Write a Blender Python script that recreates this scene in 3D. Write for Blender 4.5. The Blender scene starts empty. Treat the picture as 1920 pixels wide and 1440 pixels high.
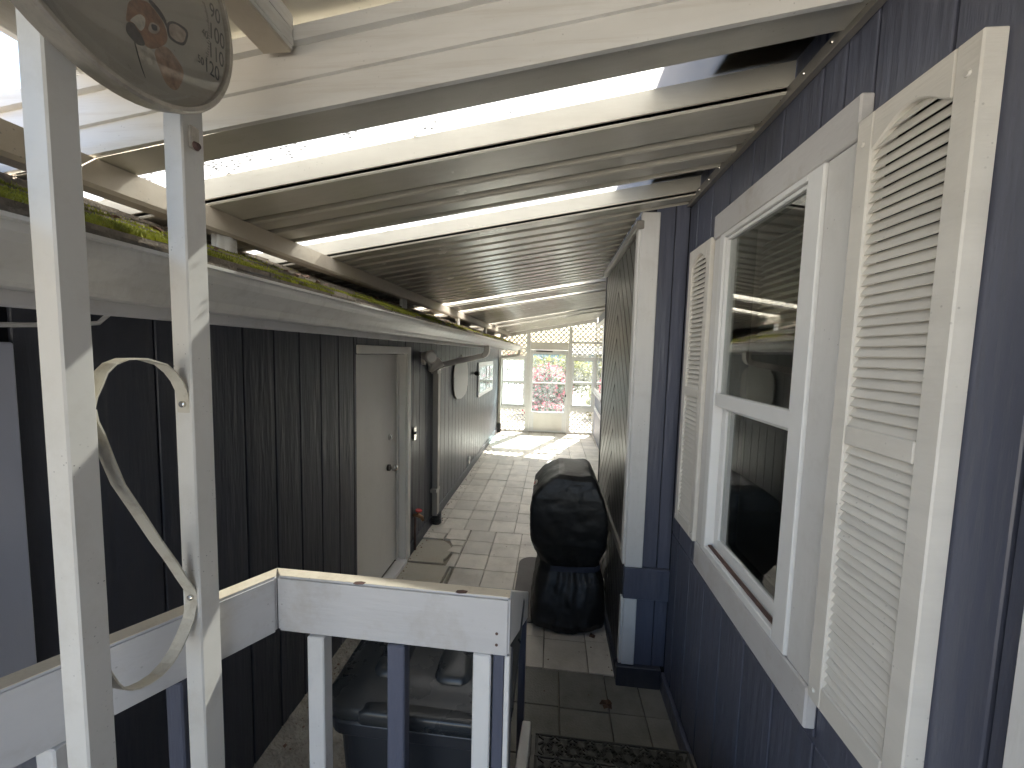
import bpy, bmesh, math, random
from mathutils import Vector, Matrix, noise as mnoise
random.seed(7)
rad = math.radians
ZC = 1.95                      # eye height above the paved floor; lengths below are measured from the eye
scene = bpy.context.scene
COL = scene.collection

# ------------------------------------------------------------------ camera
cam = bpy.data.cameras.new('camera'); cam_o = bpy.data.objects.new('camera', cam); COL.objects.link(cam_o)
cam.sensor_width = 36.0; cam.lens = 36.0 * 735.0 / 1920.0; cam.clip_start = 0.02; cam.clip_end = 2000
R = Matrix(((0.99441107, -0.03291494, 0.10031565), (0.10255887, 0.0755697, -0.99185226), (0.02506594, 0.99659712, 0.07852306)))
mw = R.to_4x4(); mw.translation = Vector((0, 0, ZC)); cam_o.matrix_world = mw
scene.camera = cam_o

# ------------------------------------------------------------------ sky, sun, exposure
SUN_EL, SUN_AZ = 45.0, 22.0    # azimuth from +Y towards +X
world = bpy.data.worlds.new('World'); scene.world = world; world.use_nodes = True
wn = world.node_tree.nodes; wl = world.node_tree.links; wn.clear()
wo = wn.new('ShaderNodeOutputWorld'); bg = wn.new('ShaderNodeBackground'); sk = wn.new('ShaderNodeTexSky')
sk.sky_type = 'NISHITA'; sk.sun_disc = False; sk.sun_elevation = rad(SUN_EL); sk.sun_rotation = rad(SUN_AZ)
sk.air_density = 1.0; sk.dust_density = 4.0; sk.ozone_density = 0.5
bg.inputs['Strength'].default_value = 0.065
wl.new(sk.outputs[0], bg.inputs[0]); wl.new(bg.outputs[0], wo.inputs[0])
sun = bpy.data.lights.new('sun', 'SUN'); sun.energy = 5.0; sun.angle = rad(0.5); sun.color = (1.0, 0.95, 0.86)
sun_o = bpy.data.objects.new('sun', sun); COL.objects.link(sun_o)
sdir = Vector((math.cos(rad(SUN_EL)) * math.sin(rad(SUN_AZ)), math.cos(rad(SUN_EL)) * math.cos(rad(SUN_AZ)), math.sin(rad(SUN_EL))))
sun_o.rotation_euler = sdir.to_track_quat('Z', 'Y').to_euler(); sun_o.location = (0, 0, 12)
vs = scene.view_settings
vs.view_transform = 'Standard'; vs.look = 'None'; vs.gamma = 1.0; vs.use_curve_mapping = False; vs.exposure = 3.4
scene.render.engine = 'CYCLES'
scene.cycles.use_denoising = True
scene.cycles.max_bounces = 12; scene.cycles.diffuse_bounces = 6; scene.cycles.transparent_max_bounces = 24
scene.cycles.sample_clamp_indirect = 6.0

# ------------------------------------------------------------------ materials
def nodes_of(name):
    m = bpy.data.materials.new(name); m.use_nodes = True
    nt = m.node_tree; nt.nodes.clear()
    return m, nt
def mat(name, col, rough=0.6, var=0.10, scale=3.0, bump=0.0, bscale=40.0, stretch=(1, 1, 1), dirt=0.0, dirt_col=(0.16, 0.12, 0.08),
        dscale=6.0, specks=0.0, speck_col=(0.05, 0.04, 0.03), rnd=0.0, metallic=0.0, spec=0.5, coat=0.0, dstretch=(1, 1, 1), speck_scale=60.0, bdist=0.004):
    m, nt = nodes_of(name); N = nt.nodes; L = nt.links
    out = N.new('ShaderNodeOutputMaterial'); p = N.new('ShaderNodeBsdfPrincipled'); L.new(p.outputs[0], out.inputs[0])
    p.inputs['Roughness'].default_value = rough; p.inputs['Metallic'].default_value = metallic
    p.inputs['Specular IOR Level'].default_value = spec; p.inputs['Coat Weight'].default_value = coat
    geo = N.new('ShaderNodeNewGeometry')
    def mapped(st):
        mp = N.new('ShaderNodeMapping'); mp.inputs['Scale'].default_value = st; L.new(geo.outputs['Position'], mp.inputs[0]); return mp
    n1 = N.new('ShaderNodeTexNoise'); n1.inputs['Scale'].default_value = scale; n1.inputs['Detail'].default_value = 6
    n1.inputs['Roughness'].default_value = 0.6
    L.new(mapped(stretch).outputs[0], n1.inputs['Vector'])
    r1 = N.new('ShaderNodeMapRange'); r1.inputs['From Min'].default_value = 0.3; r1.inputs['From Max'].default_value = 0.7
    r1.inputs['To Min'].default_value = 1 - var; r1.inputs['To Max'].default_value = 1 + var
    L.new(n1.outputs['Fac'], r1.inputs[0])
    last = r1.outputs[0]
    if rnd > 0:
        oi = N.new('ShaderNodeObjectInfo'); r2 = N.new('ShaderNodeMapRange')
        r2.inputs['To Min'].default_value = 1 - rnd; r2.inputs['To Max'].default_value = 1 + rnd
        L.new(oi.outputs['Random'], r2.inputs[0])
        mu = N.new('ShaderNodeMath'); mu.operation = 'MULTIPLY'; L.new(last, mu.inputs[0]); L.new(r2.outputs[0], mu.inputs[1]); last = mu.outputs[0]
    vm = N.new('ShaderNodeVectorMath'); vm.operation = 'SCALE'; vm.inputs[0].default_value = col; L.new(last, vm.inputs['Scale'])
    cur = vm.outputs[0]
    def mixin(fac, c2):
        nonlocal cur
        mx = N.new('ShaderNodeMix'); mx.data_type = 'RGBA'; L.new(fac, mx.inputs['Factor']); L.new(cur, mx.inputs[6]); mx.inputs[7].default_value = (*c2, 1)
        cur = mx.outputs[2]
    if dirt > 0:
        n2 = N.new('ShaderNodeTexNoise'); n2.inputs['Scale'].default_value = dscale; n2.inputs['Detail'].default_value = 9; n2.inputs['Roughness'].default_value = 0.72
        L.new(mapped(dstretch).outputs[0], n2.inputs['Vector'])
        r = N.new('ShaderNodeMapRange'); r.inputs['From Min'].default_value = 0.5; r.inputs['From Max'].default_value = 0.78
        r.inputs['To Min'].default_value = 0; r.inputs['To Max'].default_value = dirt; L.new(n2.outputs['Fac'], r.inputs[0]); mixin(r.outputs[0], dirt_col)
    if specks > 0:
        vo = N.new('ShaderNodeTexVoronoi'); vo.inputs['Scale'].default_value = speck_scale; L.new(geo.outputs['Position'], vo.inputs['Vector'])
        n3 = N.new('ShaderNodeTexNoise'); n3.inputs['Scale'].default_value = 9; L.new(geo.outputs['Position'], n3.inputs['Vector'])
        a = N.new('ShaderNodeMapRange'); a.inputs['From Min'].default_value = 0.16; a.inputs['From Max'].default_value = 0.08; L.new(vo.outputs['Distance'], a.inputs[0])
        b = N.new('ShaderNodeMapRange'); b.inputs['From Min'].default_value = 0.55; b.inputs['From Max'].default_value = 0.68; L.new(n3.outputs['Fac'], b.inputs[0])
        mu = N.new('ShaderNodeMath'); mu.operation = 'MULTIPLY'; L.new(a.outputs[0], mu.inputs[0]); L.new(b.outputs[0], mu.inputs[1])
        mu2 = N.new('ShaderNodeMath'); mu2.operation = 'MULTIPLY'; mu2.inputs[1].default_value = specks; L.new(mu.outputs[0], mu2.inputs[0]); mixin(mu2.outputs[0], speck_col)
    L.new(cur, p.inputs['Base Color'])
    rr = N.new('ShaderNodeMapRange'); rr.inputs['To Min'].default_value = max(0.02, rough - 0.10); rr.inputs['To Max'].default_value = min(1, rough + 0.10)
    L.new(n1.outputs['Fac'], rr.inputs[0]); L.new(rr.outputs[0], p.inputs['Roughness'])
    if bump > 0:
        n4 = N.new('ShaderNodeTexNoise'); n4.inputs['Scale'].default_value = bscale; n4.inputs['Detail'].default_value = 5
        L.new(mapped(stretch).outputs[0], n4.inputs['Vector'])
        bp = N.new('ShaderNodeBump'); bp.inputs['Strength'].default_value = bump; bp.inputs['Distance'].default_value = bdist
        L.new(n4.outputs['Fac'], bp.inputs['Height']); L.new(bp.outputs[0], p.inputs['Normal'])
    return m
def pane_mat(name, tint=(1, 1, 1), haze=0.0, ior=1.5, boost=1.0, dirt=0.0):
    """window pane: clear with a Fresnel mirror; haze = share of light it scatters"""
    m, nt = nodes_of(name); N = nt.nodes; L = nt.links
    out = N.new('ShaderNodeOutputMaterial'); tr = N.new('ShaderNodeBsdfTransparent'); tr.inputs[0].default_value = (*tint, 1)
    gl = N.new('ShaderNodeBsdfGlossy'); gl.inputs['Roughness'].default_value = 0.01
    lw = N.new('ShaderNodeLayerWeight'); lw.inputs[0].default_value = 0.5      # Schlick reflectance, the same from both sides of the pane
    f0 = ((ior - 1) / (ior + 1)) ** 2
    pw = N.new('ShaderNodeMath'); pw.operation = 'POWER'; pw.inputs[1].default_value = 5.0; L.new(lw.outputs['Facing'], pw.inputs[0])
    fr = N.new('ShaderNodeMapRange'); fr.inputs['To Min'].default_value = f0; fr.inputs['To Max'].default_value = 1.0; L.new(pw.outputs[0], fr.inputs[0])
    base = tr.outputs[0]
    if haze > 0:
        tl = N.new('ShaderNodeBsdfTranslucent'); tl.inputs[0].default_value = (0.9, 0.92, 0.93, 1)
        mx = N.new('ShaderNodeMixShader'); mx.inputs[0].default_value = haze
        if dirt > 0:
            geo = N.new('ShaderNodeNewGeometry'); n = N.new('ShaderNodeTexNoise'); n.inputs['Scale'].default_value = 14; n.inputs['Detail'].default_value = 6
            L.new(geo.outputs['Position'], n.inputs['Vector'])
            r = N.new('ShaderNodeMapRange'); r.inputs['From Min'].default_value = 0.35; r.inputs['From Max'].default_value = 0.7
            r.inputs['To Min'].default_value = haze * (1 - dirt); r.inputs['To Max'].default_value = min(1, haze * (1 + dirt)); L.new(n.outputs['Fac'], r.inputs[0]); L.new(r.outputs[0], mx.inputs[0])
        L.new(tr.outputs[0], mx.inputs[1]); L.new(tl.outputs[0], mx.inputs[2]); base = mx.outputs[0]
    mb = N.new('ShaderNodeMath'); mb.operation = 'MULTIPLY'; mb.inputs[1].default_value = boost; mb.use_clamp = True; L.new(fr.outputs[0], mb.inputs[0])
    m2 = N.new('ShaderNodeMixShader'); L.new(mb.outputs[0], m2.inputs[0]); L.new(base, m2.inputs[1]); L.new(gl.outputs[0], m2.inputs[2])
    L.new(m2.outputs[0], out.inputs[0]); return m
def skylight_mat(name, haze, tcol):
    m, nt = nodes_of(name); N = nt.nodes; L = nt.links
    out = N.new('ShaderNodeOutputMaterial'); tr = N.new('ShaderNodeBsdfTransparent'); tr.inputs[0].default_value = (0.93, 0.96, 0.97, 1)
    tl = N.new('ShaderNodeBsdfTranslucent'); tl.inputs[0].default_value = (tcol, tcol, tcol, 1)
    mx = N.new('ShaderNodeMixShader'); mx.inputs[0].default_value = haze; L.new(tr.outputs[0], mx.inputs[1]); L.new(tl.outputs[0], mx.inputs[2])
    # rain spots dried on the plastic, thick towards the low end
    geo = N.new('ShaderNodeNewGeometry')
    vo = N.new('ShaderNodeTexVoronoi'); vo.inputs['Scale'].default_value = 60; vo.inputs['Randomness'].default_value = 1; L.new(geo.outputs['Position'], vo.inputs['Vector'])
    a = N.new('ShaderNodeMapRange'); a.inputs['From Min'].default_value = 0.34; a.inputs['From Max'].default_value = 0.26; L.new(vo.outputs['Distance'], a.inputs[0])
    a2 = N.new('ShaderNodeMapRange'); a2.inputs['From Min'].default_value = 0.10; a2.inputs['From Max'].default_value = 0.2; a2.inputs['To Min'].default_value = 0.3; L.new(vo.outputs['Distance'], a2.inputs[0])
    sx = N.new('ShaderNodeSeparateXYZ'); L.new(geo.outputs['Position'], sx.inputs[0])
    n = N.new('ShaderNodeTexNoise'); n.inputs['Scale'].default_value = 11; n.inputs['Detail'].default_value = 4; L.new(geo.outputs['Position'], n.inputs['Vector'])
    b = N.new('ShaderNodeMapRange'); b.inputs['From Min'].default_value = -1.4; b.inputs['From Max'].default_value = 0.35; b.inputs['To Min'].default_value = 0.42; b.inputs['To Max'].default_value = 0.72; L.new(sx.outputs['X'], b.inputs[0])
    gt = N.new('ShaderNodeMath'); gt.operation = 'GREATER_THAN'; L.new(n.outputs['Fac'], gt.inputs[0]); L.new(b.outputs[0], gt.inputs[1])
    m1 = N.new('ShaderNodeMath'); m1.operation = 'MULTIPLY'; L.new(a.outputs[0], m1.inputs[0]); L.new(a2.outputs[0], m1.inputs[1])
    m3 = N.new('ShaderNodeMath'); m3.operation = 'MULTIPLY'; L.new(m1.outputs[0], m3.inputs[0]); L.new(gt.outputs[0], m3.inputs[1])
    m4 = N.new('ShaderNodeMath'); m4.operation = 'MULTIPLY'; m4.inputs[1].default_value = 0.93; L.new(m3.outputs[0], m4.inputs[0])
    df = N.new('ShaderNodeBsdfDiffuse'); df.inputs[0].default_value = (0.25, 0.23, 0.18, 1)
    mo = N.new('ShaderNodeMixShader'); L.new(m4.outputs[0], mo.inputs[0]); L.new(mx.outputs[0], mo.inputs[1]); L.new(df.outputs[0], mo.inputs[2])
    L.new(mo.outputs[0], out.inputs[0]); return m
def leaf_mat(name, col, var=0.35, trans=0.35):
    m, nt = nodes_of(name); N = nt.nodes; L = nt.links
    out = N.new('ShaderNodeOutputMaterial'); geo = N.new('ShaderNodeNewGeometry')
    n = N.new('ShaderNodeTexNoise'); n.inputs['Scale'].default_value = 7; n.inputs['Detail'].default_value = 4; L.new(geo.outputs['Position'], n.inputs['Vector'])
    r = N.new('ShaderNodeMapRange'); r.inputs['From Min'].default_value = 0.3; r.inputs['From Max'].default_value = 0.7; r.inputs['To Min'].default_value = 1 - var; r.inputs['To Max'].default_value = 1 + var
    L.new(n.outputs['Fac'], r.inputs[0]); v = N.new('ShaderNodeVectorMath'); v.operation = 'SCALE'; v.inputs[0].default_value = col; L.new(r.outputs[0], v.inputs['Scale'])
    d = N.new('ShaderNodeBsdfPrincipled'); d.inputs['Roughness'].default_value = 0.55; L.new(v.outputs[0], d.inputs['Base Color'])
    t = N.new('ShaderNodeBsdfTranslucent'); L.new(v.outputs[0], t.inputs[0])
    mx = N.new('ShaderNodeMixShader'); mx.inputs[0].default_value = trans; L.new(d.outputs[0], mx.inputs[1]); L.new(t.outputs[0], mx.inputs[2]); L.new(mx.outputs[0], out.inputs[0]); return m

MT = {}
MT['white_wood'] = mat('white_painted_wood', (0.74, 0.73, 0.71), 0.5, 0.05, 5, 0.35, 55, (1, 1, 0.12), 0.22, (0.32, 0.27, 0.20), 7, specks=0.4, rnd=0.03)
MT['white_wood_h'] = mat('white_painted_board', (0.60, 0.59, 0.585), 0.5, 0.07, 5, 0.4, 55, (0.15, 0.4, 1), 0.45, (0.34, 0.28, 0.20), 8, specks=0.35)
MT['rail_top'] = mat('weathered_lit_white_paint', (0.74, 0.66, 0.52), 0.6, 0.08, 6, 0.4, 50, (0.2, 0.2, 1), 0.6, (0.36, 0.26, 0.14), 14, specks=0.5)  # cream tint carries the warm light on top; dirt and specks are wear
MT['vinyl'] = mat('white_vinyl', (0.80, 0.80, 0.79), 0.35, 0.03, 5, 0, dirt=0.1, dirt_col=(0.4, 0.36, 0.3))
MT['shutter'] = mat('cream_shutter_plastic', (0.74, 0.71, 0.65), 0.5, 0.05, 6, 0.25, 60, (0.3, 0.3, 3), 0.2, (0.42, 0.37, 0.30), 5, specks=0.3, rnd=0.03)
MT['post'] = mat('white_enamel_post', (0.76, 0.74, 0.69), 0.40, 0.05, 5, 0.12, 22, (1, 1, 0.35), dirt=0.28, dirt_col=(0.35, 0.29, 0.2), specks=0.6, speck_scale=110)
MT['scroll'] = mat('aged_white_metal', (0.66, 0.62, 0.52), 0.45, 0.08, 12, 0, dirt=0.75, dirt_col=(0.28, 0.20, 0.10), dscale=22)
MT['pan'] = mat('white_aluminium_pan', (0.55, 0.525, 0.455), 0.24, 0.05, 4, 0, dirt=0.35, dirt_col=(0.34, 0.29, 0.22), dscale=5, dstretch=(0.3, 2, 2), specks=0.25, spec=0.7, rnd=0.06)
MT['fascia'] = mat('white_aluminium_fascia', (0.72, 0.71, 0.68), 0.42, 0.04, 4, 0, dirt=0.4, dirt_col=(0.36, 0.29, 0.20), dscale=4, dstretch=(0.4, 2, 9), specks=0.3)
MT['gutter'] = mat('white_aluminium_gutter', (0.68, 0.66, 0.61), 0.38, 0.05, 4, 0, dirt=0.35, dirt_col=(0.25, 0.2, 0.14), dscale=5, dstretch=(4, 4, 0.5), specks=0.3)
MT['downspout'] = mat('beige_downspout_enamel', (0.40, 0.375, 0.33), 0.45, 0.05, 6, 0, dirt=0.2)
MT['tan_beam'] = mat('tan_painted_beam', (0.56, 0.50, 0.41), 0.5, 0.06, 6, 0.1, 60, dirt=0.35, dirt_col=(0.25, 0.18, 0.10), specks=0.4)
MT['ledger'] = mat('bronze_grey_channel', (0.34, 0.32, 0.29), 0.35, 0.06, 8, 0, dirt=0.25, metallic=0.4)
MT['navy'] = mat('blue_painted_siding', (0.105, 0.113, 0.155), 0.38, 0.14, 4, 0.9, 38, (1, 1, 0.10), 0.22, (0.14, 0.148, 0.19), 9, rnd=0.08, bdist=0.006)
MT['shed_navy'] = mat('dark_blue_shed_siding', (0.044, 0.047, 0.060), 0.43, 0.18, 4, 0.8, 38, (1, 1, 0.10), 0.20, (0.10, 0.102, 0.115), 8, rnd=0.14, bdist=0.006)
MT['chevron'] = mat('charcoal_stained_board', (0.056, 0.054, 0.053), 0.38, 0.2, 5, 0.35, 45, (1, 1, 0.8), 0.2, (0.12, 0.115, 0.11), 9, rnd=0.2)
MT['dark_gap'] = mat('dark_recess', (0.012, 0.012, 0.014), 0.8, 0.1)
MT['paver'] = mat('concrete_paver', (0.64, 0.60, 0.53), 0.58, 0.12, 5, 0.6, 90, dirt=0.55, dirt_col=(0.24, 0.20, 0.14), dscale=3.5, specks=0.5, speck_scale=90, rnd=0.15, bdist=0.003)
MT['paver_shaded'] = mat('shaded_grey_paver', (0.22, 0.215, 0.19), 0.7, 0.2, 5, 0.6, 90, dirt=0.6, dirt_col=(0.08, 0.07, 0.05), dscale=4, specks=0.5, speck_scale=90, rnd=0.12)  # grey pavers with the shade by the steps put into the colour
MT['slab'] = mat('poured_concrete', (0.44, 0.41, 0.34), 0.85, 0.10, 3, 0.4, 70, dirt=0.5, dirt_col=(0.33, 0.24, 0.13), dscale=5)
MT['joint'] = mat('sandy_joint', (0.26, 0.23, 0.18), 0.95, 0.3, 20, 0.5, 120)
MT['rough_concrete'] = mat('rough_concrete_ground', (0.34, 0.31, 0.26), 0.9, 0.22, 9, 1.0, 60, dirt=0.6, dirt_col=(0.10, 0.085, 0.06), dscale=16, bdist=0.02)
MT['ground'] = mat('pale_gravel_drive', (0.35, 0.33, 0.29), 0.9, 0.15, 2, 0.4, 60)
MT['door_white'] = mat('off_white_door_enamel', (0.80, 0.77, 0.71), 0.45, 0.04, 3, 0.05, 30, (1, 1, 0.2), 0.12, (0.4, 0.36, 0.28), 6, specks=0.3, speck_scale=30)
MT['shaded_white'] = mat('shaded_white_door_enamel', (0.46, 0.48, 0.56), 0.5, 0.05, 4, 0.2, 50, (1, 1, 0.2))  # white enamel, darkened and blued to paint in the shadow on it
MT['chrome'] = mat('worn_nickel', (0.6, 0.58, 0.54), 0.25, 0.1, 20, metallic=1.0)
MT['dark_metal'] = mat('dark_bronze', (0.06, 0.05, 0.045), 0.4, 0.2, 20, metallic=0.6)
MT['rust'] = mat('rusty_steel', (0.10, 0.055, 0.045), 0.7, 0.35, 40, 0.3, 80)
MT['black_plastic'] = mat('black_plastic', (0.018, 0.018, 0.02), 0.4, 0.1)
MT['bin'] = mat('slate_blue_plastic', (0.026, 0.028, 0.033), 0.38, 0.08, 5, 0.1, 120, dirt=0.15, dirt_col=(0.12, 0.12, 0.12), bdist=0.001)
MT['bin_lid'] = mat('grey_lid_plastic', (0.030, 0.034, 0.038), 0.28, 0.10, 5, 0.1, 120, dirt=0.4, dirt_col=(0.07, 0.062, 0.045), dscale=5, bdist=0.001)
MT['cover'] = mat('black_vinyl_cover', (0.013, 0.013, 0.013), 0.46, 0.15, 6, 0.3, 30, dirt=0.25, dirt_col=(0.05, 0.047, 0.042))
MT['strap'] = mat('slate_nylon_strap', (0.045, 0.05, 0.075), 0.35, 0.1, 30, 0.2, 300)
MT['badge'] = mat('silver_badge', (0.55, 0.5, 0.46), 0.3, 0.1, metallic=0.8)
MT['badge_red'] = mat('red_badge_enamel', (0.45, 0.06, 0.03), 0.4)
MT['grey_mat'] = mat('grey_rubber_mat', (0.13, 0.12, 0.115), 0.8, 0.12, 8, 0.5, 160)
MT['tread'] = mat('weathered_step_paint', (0.20, 0.19, 0.175), 0.6, 0.15, 6, 0.3, 60, (0.2, 1, 1), 0.3, (0.08, 0.07, 0.06))
MT['rubber'] = mat('black_rubber_mat', (0.05, 0.05, 0.042), 0.6, 0.2, 12, 0.2, 100)
MT['shingle'] = mat('grey_brown_shingle', (0.20, 0.17, 0.135), 0.95, 0.3, 30, 1.0, 160, dirt=0.5, dirt_col=(0.06, 0.055, 0.045), dscale=14, rnd=0.2)
MT['moss'] = leaf_mat('roof_moss', (0.27, 0.28, 0.03), 0.7, 0.3)
MT['bark'] = mat('bark_chips', (0.20, 0.12, 0.085), 0.9, 0.3, 20, 0.4, 60)
MT['plaque'] = mat('weathered_plaque', (0.19, 0.175, 0.155), 0.35, 0.12, 9, 0.2, 40, dirt=0.5, dirt_col=(0.14, 0.12, 0.10))
MT['red_paint'] = mat('red_valve_paint', (0.55, 0.04, 0.04), 0.4)
MT['brass'] = mat('aged_brass', (0.30, 0.17, 0.09), 0.4, 0.2, 30, metallic=0.8)
MT['white_plastic'] = mat('white_plastic', (0.72, 0.71, 0.68), 0.4, 0.03)
MT['lamp_glass'] = mat('grey_lamp_housing', (0.42, 0.39, 0.36), 0.35, 0.05, 12)
MT['lattice'] = mat('white_lattice_wood', (0.80, 0.78, 0.74), 0.6, 0.08, 8, 0.2, 50, dirt=0.15)
MT['pane_dark'] = pane_mat('house_window_pane', (0.80, 0.83, 0.81), 0, 1.52, 3.0)
MT['pane_clear'] = pane_mat('screen_room_pane', (0.90, 0.95, 0.96), 0.02, 1.45, 1.0, 0.6)
MT['pane_hazy'] = pane_mat('hazy_vinyl_pane', (0.72, 0.84, 0.86), 0.08, 1.45, 1.0, 0.6)
MT['skylight'] = skylight_mat('clear_skylight_plastic', 0.72, 0.34)
MT['skylight_old'] = skylight_mat('frosted_skylight_plastic', 0.95, 0.93)
MT['room'] = mat('dim_room_wall', (0.45, 0.43, 0.38), 0.8, 0.05)
MT['blind'] = mat('cream_blind', (0.72, 0.69, 0.60), 0.6, 0.05)
MT['eave'] = mat('stained_eave_wood', (0.42, 0.33, 0.22), 0.85, 0.25, 9, 0.4, 50, dirt=0.5, dirt_col=(0.05, 0.06, 0.03), dscale=9)
MT['roof_felt'] = mat('grey_roof_shingle', (0.13, 0.125, 0.12), 0.9, 0.2, 12, 0.5, 90)
MT['dial'] = mat('yellowed_dial_print', (0.34, 0.315, 0.27), 0.5, 0.06, 14, 0, dirt=0.25, dirt_col=(0.22, 0.17, 0.13), dscale=22, specks=0.5, speck_scale=90)
MT['rim'] = mat('tarnished_rim_metal', (0.46, 0.42, 0.36), 0.42, 0.2, 25, 0.2, 60, metallic=0.3, dirt=0.5, dirt_col=(0.15, 0.10, 0.06), dscale=30)
MT['dome'] = pane_mat('dial_dome', (0.99, 0.99, 0.98), 0, 1.5, 1.3)
for k, c in dict(print_brown=(0.22, 0.115, 0.07), print_dark=(0.045, 0.04, 0.04), print_pale=(0.42, 0.38, 0.32), print_ink=(0.05, 0.05, 0.05), print_tan=(0.33, 0.27, 0.22), print_fawn=(0.30, 0.20, 0.145)).items():
    MT[k] = mat(k, c, 0.5, 0.42, 75, dirt=0.3, dirt_col=(0.34, 0.31, 0.26), dscale=50)
MT['leaf_dead'] = leaf_mat('dry_brown_leaf', (0.09, 0.05, 0.03), 0.3, 0.2)
MT['leaf_green'] = leaf_mat('azalea_leaf', (0.040, 0.075, 0.020))
MT['leaf_yellow'] = leaf_mat('yellow_green_leaf', (0.115, 0.115, 0.014), 0.3, 0.45)
MT['leaf_hedge'] = leaf_mat('hedge_leaf', (0.035, 0.06, 0.028))
MT['flower_red'] = leaf_mat('red_blossom', (0.30, 0.015, 0.035), 0.3, 0.45)
MT['flower_pink'] = leaf_mat('pink_blossom', (0.34, 0.07, 0.10), 0.3, 0.45)
MT['blue_house'] = mat('pale_teal_wall', (0.09, 0.20, 0.25), 0.7, 0.05)

# ------------------------------------------------------------------ mesh tools
ORIG = {}
def origin(p): return ORIG[p.name] if p is not None else Vector((0, 0, 0))
class MB:
    def __init__(s): s.v = []; s.f = []; s.m = []
    def add(s, vs, fs, mi=0):
        b = len(s.v); s.v += [tuple(q) for q in vs]
        for f in fs: s.f.append([i + b for i in f]); s.m.append(mi)
        return s
    def box(s, x0, x1, y0, y1, z0, z1, mi=0):
        vs = [(x, y, z) for z in (z0, z1) for y in (y0, y1) for x in (x0, x1)]
        return s.add(vs, [(0, 2, 3, 1), (4, 5, 7, 6), (0, 1, 5, 4), (2, 6, 7, 3), (0, 4, 6, 2), (1, 3, 7, 5)], mi)
    def hexa(s, lo, hi, mi=0):          # two quads, same winding (ccw seen from hi side)
        return s.add(list(lo) + list(hi), [(3, 2, 1, 0), (4, 5, 6, 7), (0, 1, 5, 4), (1, 2, 6, 5), (2, 3, 7, 6), (3, 0, 4, 7)], mi)
    def prism(s, poly, axis, a0, a1, mi=0):
        n = len(poly); mk = {'x': lambda p, a: (a, p[0], p[1]), 'y': lambda p, a: (p[0], a, p[1]), 'z': lambda p, a: (p[0], p[1], a)}[axis]
        vs = [mk(p, a0) for p in poly] + [mk(p, a1) for p in poly]
        fs = [list(range(n - 1, -1, -1)), list(range(n, 2 * n))] + [(i, (i + 1) % n, n + (i + 1) % n, n + i) for i in range(n)]
        return s.add(vs, fs, mi)
    def loft(s, rings, close=True, cap=True, mi=0):
        n = len(rings[0]); vs = [q for r in rings for q in r]; fs = []
        for k in range(len(rings) - 1):
            for i in range(n if close else n - 1):
                j = (i + 1) % n; fs.append((k * n + i, k * n + j, (k + 1) * n + j, (k + 1) * n + i))
        if cap and close: fs.append(list(range(n - 1, -1, -1))); fs.append([(len(rings) - 1) * n + i for i in range(n)])
        return s.add(vs, fs, mi)
    def tube(s, path, r, n=10, mi=0, cap=True):
        path = [Vector(p) for p in path]; rings = []; up = Vector((0, 0, 1)); prev = None
        for i, p in enumerate(path):
            t = (path[min(i + 1, len(path) - 1)] - path[max(i - 1, 0)]).normalized()
            if prev is None: a = t.cross(up if abs(t.z) < 0.9 else Vector((1, 0, 0))).normalized()
            else: a = (prev - t * prev.dot(t)).normalized()
            prev = a; b = t.cross(a); rr = r[i] if isinstance(r, (list, tuple)) else r
            rings.append([p + a * (rr * math.cos(q * 2 * math.pi / n)) + b * (rr * math.sin(q * 2 * math.pi / n)) for q in range(n)])
        return s.loft(rings, mi=mi, cap=cap)
    def rect_tube(s, path, w, h, side, mi=0):   # rectangular section swept along a path; side = direction of w
        path = [Vector(p) for p in path]; rings = []
        for i, p in enumerate(path):
            t = (path[min(i + 1, len(path) - 1)] - path[max(i - 1, 0)]).normalized(); a = Vector(side); a = (a - t * a.dot(t)).normalized(); b = t.cross(a)
            rings.append([p + a * (w / 2 * cx) + b * (h / 2 * cy) for cx, cy in ((-1, -1), (1, -1), (1, 1), (-1, 1))])
        return s.loft(rings, mi=mi)
    def build(s, name, material, parent=None, bev=0.0, smooth=False, segs=1, label=None):
        o3 = origin(parent); me = bpy.data.meshes.new(name)
        me.from_pydata([(q[0] - o3.x, q[1] - o3.y, q[2] - o3.z) for q in s.v], [], s.f)
        mats = material if isinstance(material, (list, tuple)) else [material]
        for mm in mats: me.materials.append(mm)
        for p, mi in zip(me.polygons, s.m): p.material_index = mi
        bm = bmesh.new(); bm.from_mesh(me); bmesh.ops.recalc_face_normals(bm, faces=bm.faces)
        if bev > 0:
            es = [e for e in bm.edges if len(e.link_faces) == 2 and e.calc_face_angle(0) > 0.5]
            bmesh.ops.bevel(bm, geom=es, offset=bev, segments=segs, affect='EDGES', clamp_overlap=True)
        bm.to_mesh(me); bm.free()
        if smooth:
            for p in me.polygons: p.use_smooth = True
        ob = bpy.data.objects.new(name, me); COL.objects.link(ob)
        if parent is not None: ob.parent = parent; ORIG[ob.name] = o3
        else: ob.location = (0, 0, ZC); ORIG[ob.name] = Vector((0, 0, 0))
        if label: ob['label'] = label
        return ob
def thing(name, label, cat, loc=(0, 0, 0), group=None):
    o = bpy.data.objects.new(name, None); COL.objects.link(o); o.location = (loc[0], loc[1], loc[2] + ZC); o.empty_display_size = 0.1
    o['label'] = label; o['category'] = cat
    if group: o['group'] = group
    ORIG[o.name] = Vector(loc); return o
def tag(o, label, cat, group=None):
    o['label'] = label; o['category'] = cat
    if group: o['group'] = group
    return o
def copy_at(o, d):
    c = o.copy(); COL.objects.link(c); c.location = o.location + Vector(d); ORIG[c.name] = ORIG[o.name]; return c
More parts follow.
